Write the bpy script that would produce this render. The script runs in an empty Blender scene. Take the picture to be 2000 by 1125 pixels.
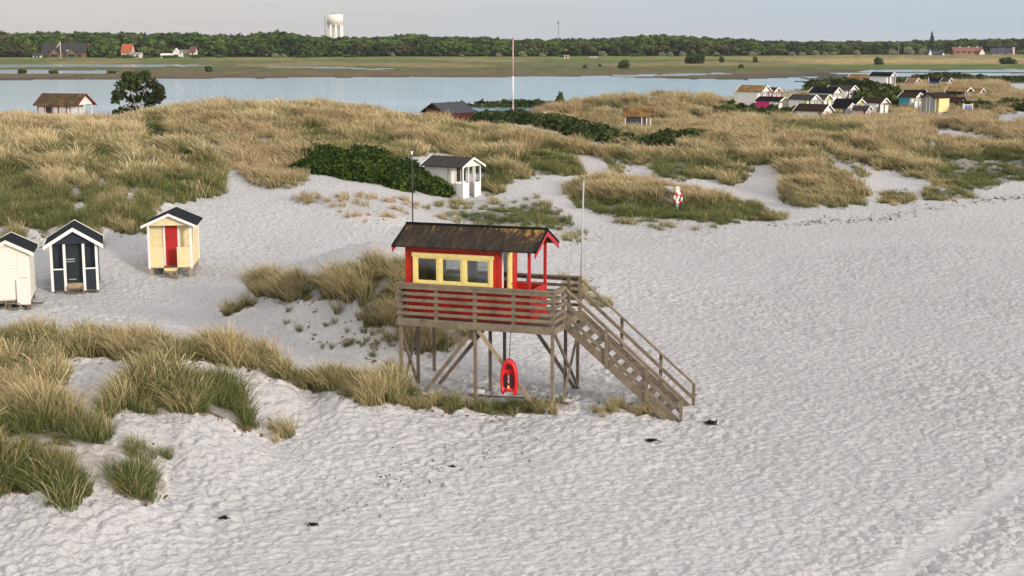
import bpy, math, random
import numpy as np
rad = math.radians
SC = bpy.context.scene
COL = SC.collection
rng = np.random.default_rng(7)
random.seed(7)

# ------------------------------------------------------------------ camera
FOC, HOR, CAMZ = 2800.0, 78.0, 10.2          # focal length in photo pixels, horizon row, height over the beach
PITCH = math.atan((562.5 - HOR) / FOC)
F_ = np.array([0, math.cos(PITCH), -math.sin(PITCH)])
U_ = np.array([0, math.sin(PITCH), math.cos(PITCH)])
def ray(x, y):
    return FOC * F_ + (x - 1000) * np.array([1., 0, 0]) + (562.5 - y) * U_
def at_z(x, y, z):
    r = ray(x, y); return r * ((z - CAMZ) / r[2]) + np.array([0, 0, CAMZ])
def at_Y(x, y, Y):
    r = ray(x, y); return r * (Y / r[1]) + np.array([0, 0, CAMZ])
def project(X, Y, Z):
    dz = Z - CAMZ
    dep = Y * F_[1] + dz * F_[2]
    return 1000 + FOC * X / dep, 562.5 - FOC * (Y * U_[1] + dz * U_[2]) / dep
cam = bpy.data.cameras.new('camera')
cam.sensor_width = 36; cam.lens = 36 * FOC / 2000; cam.clip_end = 20000; cam.clip_start = 0.5
co = bpy.data.objects.new('camera', cam); COL.objects.link(co)
co.location = (0, 0, CAMZ); co.rotation_euler = (math.pi / 2 - PITCH, 0, 0)
SC.camera = co

# ------------------------------------------------------------------ noise
def _hash(ix, iy, seed):
    h = (ix.astype(np.int64) * 374761393 + iy.astype(np.int64) * 668265263 + seed * 974711) & 0xFFFFFFFF
    h = ((h ^ (h >> 13)) * 1274126177) & 0xFFFFFFFF
    h = ((h ^ (h >> 16)) * 2246822519) & 0xFFFFFFFF
    return (h ^ (h >> 15)) & 0xFFFFFFFF
def noise(x, y, seed=0):
    x = np.asarray(x, float); y = np.asarray(y, float)
    ix = np.floor(x); iy = np.floor(y); fx = x - ix; fy = y - iy
    ix = ix.astype(np.int64); iy = iy.astype(np.int64)
    u = fx * fx * fx * (fx * (fx * 6 - 15) + 10); v = fy * fy * fy * (fy * (fy * 6 - 15) + 10)
    def g(ax, ay, dx, dy):
        a = _hash(ax, ay, seed) * (2 * math.pi / 4294967296.0)
        return np.cos(a) * dx + np.sin(a) * dy
    a = g(ix, iy, fx, fy); b = g(ix + 1, iy, fx - 1, fy)
    c = g(ix, iy + 1, fx, fy - 1); d = g(ix + 1, iy + 1, fx - 1, fy - 1)
    return ((a + (b - a) * u) + ((c + (d - c) * u) - (a + (b - a) * u)) * v) * 1.5
def fbm(x, y, seed=0, n=3):
    s = 0; a = 1.0
    for k in range(n):
        s = s + a * noise(np.asarray(x) * 2 ** k, np.asarray(y) * 2 ** k, seed + 17 * k); a *= .5
    return s / 1.6
def smooth(a, b, x):
    t = np.clip((x - a) / (b - a), 0, 1); return t * t * (3 - 2 * t)

# ------------------------------------------------------------------ terrain control points: photo pixel + height of the ground there
CP = [
 # beach
 (1500,1120,-.45),(1000,1120,-.4),(500,1110,-.3),(0,1120,-.2),(2000,1000,-.45),(2000,700,-.35),(1600,850,-.42),(1600,600,-.2),
 (1300,620,-.1),(1800,480,-.05),(1990,400,.15),(2200,380,.2),(2200,600,-.3),(2300,1000,-.5),(1550,450,.0),(1300,480,.05),(1150,640,.0),(1332,835,-.42),
 (1200,800,-.15),(932,808,-.2),(1080,800,-.08),(784,775,.0),(1000,850,-.3),(700,850,-.05),(600,800,.12),(600,900,-.1),(350,990,-.05),(520,840,.02),
 (1130,560,.35),(1180,520,.15),
 # foreground dune
 (-300,1000,.3),(0,1010,.2),(150,1025,.1),(300,1005,.05),(100,940,.8),(0,890,1.1),(250,905,.7),(330,900,.25),(250,812,1.15),(360,815,1.0),(470,845,.35),
 (330,740,1.5),(150,770,1.3),(300,690,1.6),(450,700,1.4),(100,690,1.7),(-100,700,1.8),(-300,760,2.0),(560,735,1.0),(660,750,.8),(760,772,.35),(860,785,.05),
 # valley behind it
 (300,615,.4),(60,628,.45),(-200,628,.5),(440,625,.35),(560,655,.35),(660,690,.25),(760,720,.2),(880,720,.1),(960,740,.0),
 # clump dune left of the tower
 (560,556,1.4),(650,540,2.05),(760,522,2.5),(850,535,2.35),(500,572,.9),(640,620,.9),(740,640,.95),(850,640,.7),(950,610,.6),(1040,580,.5),
 (520,505,.6),(700,495,.7),(900,490,.6),
 # hut shelf and the sand slope
 (20,608,.35),(145,572,.35),(340,537,.4),(240,560,.35),(430,540,.45),(400,450,1.0),(520,430,1.1),(480,370,1.8),(445,335,2.5),(425,288,3.2),
 (200,450,1.7),(60,470,1.5),(-200,480,1.7),(300,400,2.1),(620,400,1.5),(720,430,1.1),(760,385,1.5),
 # left dune field
 (200,340,3.0),(0,340,3.1),(-300,340,3.2),(100,275,3.7),(330,270,3.6),(140,252,3.35),(95,250,3.4),(195,248,3.4),(0,232,4.0),(-300,228,4.2),(250,228,4.2),(350,218,4.4),(500,216,4.2),(640,213,4.1),(740,236,3.2),(860,240,2.8),
 (560,290,3.1),(680,360,1.9),(640,310,2.7),(800,300,2.6),
 (880,390,.75),(930,384,.75),(800,400,1.1),(990,360,1.1),(1050,400,.7),(1100,440,.35),
 # middle and right dunes
 (950,243,2.75),(900,280,2.6),(1000,300,2.2),(1060,250,2.6),(1100,330,1.5),(1150,330,1.3),(1230,300,1.8),(1250,340,1.2),(1400,270,2.3),(1350,340,1.2),
 (1300,255,1.9),(1380,240,2.1),(1550,255,2.2),(1480,300,1.8),(1700,275,1.9),(1600,340,1.5),(1610,400,.3),(1690,398,.25),(1540,390,.3),(1850,300,1.5),(1990,335,.9),(1850,390,.3),(1960,372,.35),
 (2250,320,1.2),(1720,350,.6),(1460,350,.9),(1450,375,.45),
 (1330,385,1.0),(1200,372,1.0),(1430,435,.15),(1300,425,.35),(1180,425,.35),(1520,432,.1),
 # behind
 (1200,196,3.9),(1120,205,3.5),(1380,196,3.3),(1290,192,3.8),(1150,240,1.7),(1245,252,1.5),(1070,232,1.9),(980,225,1.9),
 (1500,227,.9),(1640,242,1.0),(1830,223,.9),(1715,172,1.6),(1900,196,1.8),(1960,172,2.3),(2150,180,2.2),(1750,229,1.0),(1600,248,1.3),(1850,246,1.5),(1980,245,1.6),(2250,250,1.7),(1620,190,1.4),(1840,168,1.5),
]
CPY = [(-400,140,1.5),(140,140,1.0),(600,140,1.0),(-400,170,-.3),(140,170,-.4),(600,170,-.4),(870,160,.35),(960,175,.8),(1200,215,-.2),(1450,235,-.2),(1700,310,.0),(2000,340,.2),(2400,340,.3),
       (1000,20,-.5),(0,20,-.2),(2000,20,-.6),(-600,60,1.0),(2600,60,-.4)]
VTAB = [(1437,1500,206,197),(1478,1520,192,208),(1474,1534,209,186),(1537,1595,213,184),(1577,1638,196,201),(1610,1668,193,209),(1582,1620,204,193),(1550,1621,226,172),(1618,1666,222,176),(1624,1682,213,182),
 (1676,1730,214,183),(1650,1702,166,262),(1692,1741,172,250),(1758,1800,196,212),(1750,1796,206,196),(1794,1846,211,188),(1836,1880,206,193),(1840,1891,198,212),(1882,1916,194,222),(1762,1790,168,268),(1806,1834,168,264)]
VILL = [((a + b) / 2, Y, CAMZ + (HOR - yb) / FOC * Y - .25) for a, b, yb, Y in VTAB] + [(px, Y - 6, CAMZ + (HOR - yb) / FOC * (Y - 6) - .75) for px, yb, Y in ((1465,210,190),(1505,213,184),(1565,217,180),(1585,230,166),(1645,226,170),(1700,219,177),(1773,211,190),(1820,216,182),(1858,213,186))]
P = [at_z(a, b, c) for a, b, c in CP]
for a, Y, z in CPY:
    P.append(np.array([(a - 1000) / FOC * Y, Y, z]))
for a, Y, z in VILL: P.append(np.array([(a - 1000) / FOC * Y, Y, z]))
P = np.array(P)
def tps_uv(X, Y):
    return X / Y * 7.0, np.log(Y) * 3.2
def _phi(r2):
    return .5 * r2 * np.log(r2 + 1e-9)
_pu, _pv = tps_uv(P[:, 0], P[:, 1])
_n = len(P)
_A = np.zeros((_n + 3, _n + 3))
_A[:_n, :_n] = _phi((_pu[:, None] - _pu) ** 2 + (_pv[:, None] - _pv) ** 2) + np.eye(_n) * .012
_A[:_n, _n] = 1; _A[:_n, _n + 1] = _pu; _A[:_n, _n + 2] = _pv
_A[_n:, :_n] = _A[:_n, _n:].T
_w = np.linalg.solve(_A, np.concatenate([P[:, 2], [0, 0, 0]]))
def tps(X, Y):
    X = np.asarray(X, float).ravel(); Y = np.asarray(Y, float).ravel()
    out = np.empty(len(X))
    for s in range(0, len(X), 60000):
        u, v = tps_uv(X[s:s + 60000], Y[s:s + 60000])
        o = _w[_n] + _w[_n + 1] * u + _w[_n + 2] * v
        for i in range(_n):
            o += _w[i] * _phi((u - _pu[i]) ** 2 + (v - _pv[i]) ** 2)
        out[s:s + 60000] = o
    return np.clip(out, -.7, 4.9)

# ------------------------------------------------------------------ plan masks (polygons given by their outline as surveyed from the photo)
RX0, RX1, RY0, RY1, RS = -700, 2700, 60, 1300, 4
_gx = np.arange(RX0, RX1, RS) + RS / 2; _gy = np.arange(RY0, RY1, RS) + RS / 2
GX, GY = np.meshgrid(_gx, _gy)
def inpoly(px, py, poly):
    r = np.zeros(px.shape, bool); n = len(poly)
    for i in range(n):
        x0, y0 = poly[i]; x1, y1 = poly[(i + 1) % n]
        if y0 == y1: continue
        c = ((y0 > py) != (y1 > py)) & (px < (x1 - x0) * (py - y0) / (y1 - y0) + x0)
        r ^= c
    return r
PATCH = ['foreground', 'tower', 'clump', 'left', 'middle', 'right', 'buoy', 'far']
LEFT = [(-700,228),(60,238),(110,246),(195,246),(300,226),(420,213),(640,210),(760,230),(800,240),(800,312),(720,300),(650,304),(592,316),(600,352),(560,368),(480,352),(447,320),(440,292),(385,284),(424,312),(436,350),(428,378),(310,402),(300,440),(262,462),(200,442),(80,468),(55,440),(0,425),(-700,430)]
MID = [(760,230),(860,238),(960,240),(1060,248),(1180,282),(1250,292),(1290,296),(1260,330),(1230,345),(1200,334),(1180,308),(1118,303),(1150,345),(1080,342),(1010,348),(960,386),(942,380),(940,320),(860,300),(790,304),(780,280)]
RIGHT = [(1250,292),(1360,276),(1420,236),(1560,234),(1700,230),(1790,238),(1800,255),(1775,268),(1860,288),(2000,300),(2700,300),(2700,350),(1990,352),(1950,364),(1890,372),(1830,362),(1790,345),(1720,328),(1665,312),(1640,338),(1690,384),(1690,398),(1610,403),(1528,397),(1540,350),(1512,322),(1480,322),(1450,356),(1420,362),(1400,346),(1330,351),(1270,347),(1235,347),(1240,320)]
VEG = [  # patch, density, tint (0 straw .. 1 green, <0 brown), height, polygon
 ('left', 1, .30, 1.0, LEFT),
 ('left', 1, 1.0, .82, [(80,385),(250,350),(430,345),(428,380),(310,404),(290,460),(200,445),(80,470),(40,430)]),
 ('left', 1, .9, .85, [(-700,300),(60,330),(120,420),(60,445),(-700,450)]),
 ('left', 1, .55, .8, [(560,250),(760,240),(790,300),(640,300),(540,290)]),
 ('left', 1, .8, .75, [(85,255),(130,270),(150,318),(110,310)]),
 ('left', 1, .75, .7, [(270,240),(340,235),(330,290),(280,300)]),
 ('left', 1, .0, .75, [(470,262),(560,256),(600,290),(520,318),(450,305)]),
 ('left', 1, .7, .75, [(160,300),(230,290),(260,340),(190,350)]),
 ('left', .8, -.15, .6, [(447,318),(520,320),(600,345),(600,356),(560,372),(480,355)]),
 ('left', .55, 1.0, .8, [(90,450),(140,430),(200,450),(200,480),(120,475)]),
 ('left', .6, .7, .8, [(-60,460),(40,462),(56,500),(-60,500)]),
 ('left', .6, -.3, .5, [(565,388),(620,374),(642,398),(600,403)]),
 ('left', .16, -.2, .45, [(650,372),(720,380),(820,400),(800,440),(700,440),(640,410)]),
 ('middle', 1, .30, .95, MID),
 ('middle', 1, 1.1, .8, [(1040,290),(1110,300),(1150,345),(1080,342),(1000,330)]),
 ('middle', 1, 1.1, .65, [(1182,310),(1230,300),(1262,330),(1228,346),(1200,334)]),
 ('middle', .9, .85, .85, [(850,310),(940,322),(990,345),(960,387),(942,382),(938,340)]),
 ('right', 1, .24, .95, RIGHT),
 ('right', 1, 1.05, .7, [(1240,325),(1330,318),(1430,330),(1450,356),(1400,347),(1270,348)]),
 ('right', .95, .9, .7, [(1480,240),(1600,245),(1700,262),(1640,275),(1520,262)]),
 ('right', .8, 1.1, .55, [(1760,300),(1900,310),(2700,310),(2700,352),(1990,354),(1890,374),(1820,352),(1850,330)]),
 ('right', .5, .9, .55, [(1600,300),(1660,320),(1700,345),(1650,350),(1600,325)]),
 ('right', .95, .75, .6, [(1525,388),(1610,396),(1690,388),(1690,400),(1610,405),(1528,400)]),
 ('right', 1, .8, .55, [(1722,378),(1778,378),(1784,393),(1750,399),(1722,394)]),
 ('right', .95, .8, .55, [(1800,375),(1850,370),(1900,374),(1890,388),(1850,390),(1806,392)]),
 ('middle', 0, 0, 0, [(1112,303),(1188,307),(1190,348),(1150,352),(1130,328)]),
 ('middle', 0, 0, 0, [(1212,317),(1262,321),(1292,340),(1262,351),(1224,347)]),
 ('left', 0, 0, 0, [(186,352),(206,346),(212,362),(196,368)]),
 ('left', 0, 0, 0, [(138,402),(168,392),(172,410),(150,414)]),
 ('left', 0, 0, 0, [(222,384),(268,380),(270,392),(226,394)]),
 ('left', 0, 0, 0, [(384,276),(436,284),(446,300),(400,292)]),
 ('buoy', 1, .25, .8, [(1105,362),(1200,348),(1300,368),(1400,384),(1460,402),(1300,410),(1180,405),(1120,392)]),
 ('buoy', 1, 1.15, .65, [(1110,385),(1180,402),(1300,402),(1400,395),(1470,400),(1532,428),(1528,434),(1440,434),(1380,440),(1290,428),(1180,420),(1130,405)]),
 ('buoy', .3, .7, .5, [(1170,420),(1330,430),(1440,436),(1380,455),(1250,445)]),
 ('buoy', .4, .8, .5, [(820,412),(900,400),(1000,393),(1060,385),(1110,430),(1165,470),(1050,475),(900,440)]),
 ('buoy', .8, 1.05, .5, [(880,420),(1000,405),(1090,415),(1120,440),(1000,440),(920,436)]),
 ('buoy', .35, .45, .5, [(840,400),(930,390),(1000,392),(900,410)]),
 ('clump', 1, .3, .95, [(490,563),(545,543),(620,538),(700,528),(800,520),(860,532),(830,645),(775,640),(745,622),(700,592),(640,588),(580,592),(548,590),(520,580)]),
 ('clump', 1, .5, .8, [(430,606),(488,592),(502,602),(442,617)]),
 ('clump', 1, .4, .9, [(705,612),(752,612),(762,648),(722,660)]),
 ('clump', .24, .6, .4, [(560,598),(660,600),(690,690),(640,690),(560,640)]),
 ('clump', .3, .6, .45, [(660,630),(790,650),(790,725),(700,705)]),
 ('clump', .9, .55, .8, [(790,625),(900,635),(925,660),(870,690),(800,690)]),
 ('clump', .6, .7, .6, [(1080,545),(1150,560),(1195,592),(1160,600),(1110,575)]),
 ('tower', 1, 1.25, .62, [(770,760),(850,772),(905,788),(910,806),(850,800),(780,788)]),
 ('tower', 1, 1.3, .36, [(905,800),(1000,786),(1110,780),(1130,792),(1060,806),(1045,814),(935,814)]),
 ('tower', .5, .7, .45, [(1060,790),(1130,786),(1130,806),(1080,812)]),
 ('tower', .8, .8, .3, [(1160,797),(1250,797),(1282,812),(1180,808)]),
 ('foreground', 1, 0.64, .92, [(-700,672),(100,672),(300,672),(470,684),(540,712),(560,738),(480,720),(400,708),(300,706),(200,706),(100,702),(-700,705)]),
 ('foreground', 1, 0.74, .87, [(-700,705),(85,708),(140,735),(105,760),(125,800),(165,832),(216,838),(222,878),(140,896),(60,912),(40,925),(-700,930),(60,862),(-700,880)]),
 ('foreground', .9, -0.10, .6, [(0,770),(110,762),(130,800),(60,810),(0,800)]),
 ('foreground', 1, 0.74, 1.0, [(198,810),(250,768),(300,735),(440,732),(462,790),(502,832),(470,852),(430,817),(340,802),(250,800),(215,815)]),
 ('foreground', 1, 1.10, 1.0, [(395,735),(440,726),(464,790),(502,832),(470,852),(430,817),(400,790)]),
 ('foreground', 1, 0.79, 1.0, [(508,726),(600,738),(700,742),(790,760),(790,788),(740,788),(650,772),(560,752),(512,742)]),
 ('foreground', 1, 1.10, .95, [(-700,925),(60,920),(92,938),(190,932),(182,962),(120,995),(75,965),(0,968),(-700,965)]),
 ('foreground', .62, .7, .75, [(50,880),(222,868),(320,880),(330,960),(300,990),(220,960),(190,940),(60,935)]),
 ('foreground', .35, .7, .7, [(490,838),(560,830),(590,850),(520,862)]),
 ('foreground', 1, 1.10, .95, [(222,928),(300,932),(306,955),(292,995),(268,960),(226,968)]),
 ('far', 1, .12, .9, [(1025,238),(1080,212),(1200,196),(1300,190),(1440,196),(1450,232),(1380,248),(1290,254),(1265,240),(1150,240)]),
 ('far', .95, .2, .55, [(1380,225),(1440,180),(1560,165),(1700,155),(1800,175),(1790,235),(1560,235),(1440,232)]),
 ('far', 1, .15, .9, [(1740,200),(1800,165),(1900,165),(1955,165),(2000,185),(2700,190),(2700,300),(2000,300),(1890,292),(1800,262),(1770,238)]),
 ('far', 0, 0, 0, [(1785,217),(1840,221),(1872,227),(1850,235),(1800,229)]),
 ('far', 0, 0, 0, [(1815,249),(1850,251),(1895,262),(1985,284),(1985,289),(1885,274),(1830,265)]),
 ('middle', 1, .25, .7, [(1150,240),(1300,252),(1420,240),(1400,262),(1300,268),(1250,292),(1180,280)]),
 ('far', 0, 0, 0, [(1935,225),(2010,215),(2020,240),(1950,245)]),
 ('far', 0, 0, 0, [(1960,160),(2060,158),(2060,178),(1985,180)]),
 ('middle', 0, 0, 0, [(870,230),(930,231),(1030,237),(1120,251),(1200,273),(1222,290),(1185,291),(1100,270),(1000,252),(880,246)]),
 ('middle', 0, 0, 0, [(1238,280),(1300,276),(1366,264),(1370,272),(1310,292),(1242,296)]),
]
R_den = np.zeros(GX.shape); R_tint = np.zeros(GX.shape); R_h = np.full(GX.shape, .7); R_own = np.full(GX.shape, -1)
for pn, d, t, h, poly in VEG:
    m = inpoly(GX, GY, poly)
    R_den[m] = d; R_tint[m] = t; R_h[m] = h; R_own[m] = PATCH.index(pn)
def blur(a, n):
    for _ in range(n):
        b = np.pad(a, 1, 'edge')
        a = (b[:-2, 1:-1] + b[2:, 1:-1] + b[1:-1, :-2] + b[1:-1, 2:] + 2 * b[1:-1, 1:-1]) / 6
    return a
R_tint = blur(R_tint, 6); R_hs = blur(R_h, 4); R_soft = blur(R_den, 3)
def sample(a, px, py):
    i = np.clip(((py - RY0) / RS).astype(int), 0, a.shape[0] - 1); j = np.clip(((px - RX0) / RS).astype(int), 0, a.shape[1] - 1)
    return a[i, j]
# water: lagoon and the thin channels of the salt marsh
WATER = [[(-700,156),(0,157),(300,154.5),(700,151.5),(1000,150.5),(1190,149),(1240,152),(1330,154),(1440,156),(1560,160),(1600,168),(1560,215),(1200,222),(-700,235)],
 [(1195,147.5),(1420,142.5),(1445,145),(1250,150)],[(1690,136.8),(2700,135),(2700,140),(1690,141)],[(1630,143),(1980,143),(2700,146),(2700,152),(1990,149),(1720,150)],
 [(1535,151.5),(1600,149),(1594,153)],[(-700,126),(300,125.6),(430,128.5),(300,131),(-700,131.5)],[(-700,137),(200,137),(246,141),(230,144),(-700,144)],[(470,130),(700,131.6),(720,133.8),(560,132.5)],[(700,134),(790,134),(740,136)],
 [(1450,155),(1560,152),(1600,158),(1500,160)]]
R_wat = np.zeros((len(np.arange(100, 260, 1.)), GX.shape[1]))
_wx, _wy = np.meshgrid(_gx, np.arange(100, 260, 1.) + .5)
for poly in WATER: R_wat[inpoly(_wx, _wy, poly)] = 1
def water_at(px, py):
    i = np.clip((py - 100).astype(int), 0, R_wat.shape[0] - 1); j = np.clip(((px - RX0) / RS).astype(int), 0, R_wat.shape[1] - 1)
    return R_wat[i, j] * ((py > 100) & (py < 260))
SHX = [-3000, 0, 700, 1000, 1300, 1500, 1700, 2000, 3000]; SHY = [150, 150, 160, 185, 195, 225, 285, 330, 330]
def height0(X, Y):
    """dune land without the small forms"""
    X = np.asarray(X, float); Y = np.asarray(Y, float)
    z = tps(X, Y).reshape(X.shape)
    px = 1000 + FOC * X / Y
    S = np.interp(px, SHX, SHY)
    px2, py2 = project(X, Y, np.zeros_like(X))
    n = noise(X / 25, Y / 60, 5)
    w = water_at(px2 + 25 * n, py2 + .7 * noise(X / 9, Y / 30, 9))
    zf = np.where(w > .5, -.5, .16 + .1 * noise(X / 12, Y / 30, 3))
    k = smooth(S - 8, S + 18, Y)
    return z * (1 - k) + zf * k
def veg_lookup(X, Y, Z):
    px, py = project(X, Y, Z)
    s = np.clip(40 / Y, .45, 1.3)
    jx = px + 16 * s * noise(X / 1.1, Y / 1.1, 21) + 18 * s * noise(X / 3.1, Y / 3.1, 22)
    jy = py + 9 * s * noise(X / 1.0, Y / 1.0, 23) + 6 * s * noise(X / 3.3, Y / 3.3, 24)
    return jx, jy
def height(X, Y):
    z = height0(X, Y)
    px, py = project(X, Y, z)
    d = sample(R_soft, px, py) * smooth(20, 30, Y) * (1 - smooth(300, 340, Y))
    z = z + d * (.18 * noise(X / 1.7, Y / 1.9, 31) + .85 * (.33 - np.abs(noise(X / 5.6, Y / 6.6, 32))) + .34 * noise(X / 3.6, Y / 4.2, 34)) * smooth(30, 90, Y) + d * .1 * noise(X / 1.7, Y / 1.7, 33)
    return z
def ground_z(x, y):
    return float(height(np.array([x]), np.array([y]))[0])
_YS = np.geomspace(22, 420, 2600)
def ground_hit(px, py):
    r = ray(px, py); X = r[0] / r[1] * _YS; Z = CAMZ + r[2] / r[1] * _YS
    h = height(X, _YS); k = int(np.argmax(h >= Z))
    if not (h >= Z).any(): return at_z(px, py, 0)
    return np.array([X[k], _YS[k], h[k]])

# ------------------------------------------------------------------ materials
def nt(m):
    m.use_nodes = True; return m.node_tree.nodes, m.node_tree.links
def bsdf(m): return m.node_tree.nodes['Principled BSDF']
_mats = {}
def paint(name, col, rough=.6, var=.12, scale=3.0, bump=0.0, boards=None, stretch=(1, 1, 1), stain=None, stain_amt=.5, stain_scale=2.0, spec=.3):
    """painted or bare surface: mottled colour, optional board relief (axis, pitch) and a stain colour in patches"""
    if name in _mats: return _mats[name]
    m = bpy.data.materials.new(name); N, L = nt(m); b = bsdf(m)
    tc = N.new('ShaderNodeTexCoord'); mp = N.new('ShaderNodeMapping'); mp.inputs['Scale'].default_value = stretch
    L.new(tc.outputs['Object'], mp.inputs['Vector'])
    nz = N.new('ShaderNodeTexNoise'); nz.inputs['Scale'].default_value = scale; nz.inputs['Detail'].default_value = 6; nz.inputs['Roughness'].default_value = .65
    L.new(mp.outputs['Vector'], nz.inputs['Vector'])
    rp = N.new('ShaderNodeMapRange'); rp.inputs['From Min'].default_value = .25; rp.inputs['From Max'].default_value = .75
    rp.inputs['To Min'].default_value = 1 - var; rp.inputs['To Max'].default_value = 1 + var
    L.new(nz.outputs['Fac'], rp.inputs['Value'])
    mx = N.new('ShaderNodeMix'); mx.data_type = 'RGBA'; mx.blend_type = 'MULTIPLY'; mx.inputs['Factor'].default_value = 1
    mx.inputs['A'].default_value = (*col, 1); L.new(rp.outputs['Result'], mx.inputs['B'])
    out = mx.outputs['Result']
    if stain:
        n2 = N.new('ShaderNodeTexNoise'); n2.inputs['Scale'].default_value = stain_scale; n2.inputs['Detail'].default_value = 7; n2.inputs['Roughness'].default_value = .7
        L.new(mp.outputs['Vector'], n2.inputs['Vector'])
        r2 = N.new('ShaderNodeMapRange'); r2.inputs['From Min'].default_value = .62 - .25 * stain_amt; r2.inputs['From Max'].default_value = .78 - .2 * stain_amt
        L.new(n2.outputs['Fac'], r2.inputs['Value'])
        m2 = N.new('ShaderNodeMix'); m2.data_type = 'RGBA'; m2.inputs['B'].default_value = (*stain, 1)
        L.new(r2.outputs['Result'], m2.inputs['Factor']); L.new(out, m2.inputs['A']); out = m2.outputs['Result']
    L.new(out, b.inputs['Base Color'])
    b.inputs['Roughness'].default_value = rough; b.inputs['Specular IOR Level'].default_value = spec
    h = None
    if boards:
        wv = N.new('ShaderNodeTexWave'); wv.wave_type = 'BANDS'; wv.bands_direction = boards[0]; wv.wave_profile = 'SAW'; wv.inputs['Scale'].default_value = .314 / boards[1]
        L.new(tc.outputs['Object'], wv.inputs['Vector']); h = wv.outputs['Fac']
        bp = N.new('ShaderNodeBump'); bp.inputs['Strength'].default_value = 1; bp.inputs['Distance'].default_value = boards[2] if len(boards) > 2 else .02
        L.new(h, bp.inputs['Height']); L.new(bp.outputs['Normal'], b.inputs['Normal'])
    elif bump:
        bp = N.new('ShaderNodeBump'); bp.inputs['Strength'].default_value = .7; bp.inputs['Distance'].default_value = bump
        L.new(nz.outputs['Fac'], bp.inputs['Height']); L.new(bp.outputs['Normal'], b.inputs['Normal'])
    _mats[name] = m; return m
def ramp(N, pts):
    r = N.new('ShaderNodeValToRGB'); e = r.color_ramp.elements
    while len(e) > 1: e.remove(e[-1])
    e[0].position = pts[0][0]; e[0].color = (*pts[0][1], 1)
    for p, c in pts[1:]:
        k = e.new(p); k.color = (*c, 1)
    return r
def foliage(name, pts, trans=.25, inst=False, rough=.7):
    """leaf material: ramp over per-leaf value 'rnd' plus the instance tint"""
    m = bpy.data.materials.new(name); N, L = nt(m)
    N.remove(bsdf(m))
    a = N.new('ShaderNodeAttribute'); a.attribute_name = 'rnd'
    v = a.outputs['Fac']
    if inst:
        t = N.new('ShaderNodeAttribute'); t.attribute_name = 'tint'; t.attribute_type = 'INSTANCER'
        ad = N.new('ShaderNodeMath'); ad.operation = 'ADD'; L.new(v, ad.inputs[0]); L.new(t.outputs['Fac'], ad.inputs[1]); v = ad.outputs[0]
    r = ramp(N, pts); L.new(v, r.inputs['Fac'])
    d = N.new('ShaderNodeBsdfDiffuse'); L.new(r.outputs['Color'], d.inputs['Color'])
    tr = N.new('ShaderNodeBsdfTranslucent'); L.new(r.outputs['Color'], tr.inputs['Color'])
    mx = N.new('ShaderNodeMixShader'); mx.inputs['Fac'].default_value = trans
    L.new(d.outputs[0], mx.inputs[1]); L.new(tr.outputs[0], mx.inputs[2])
    L.new(mx.outputs[0], N['Material Output'].inputs['Surface'])
    return m

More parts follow.
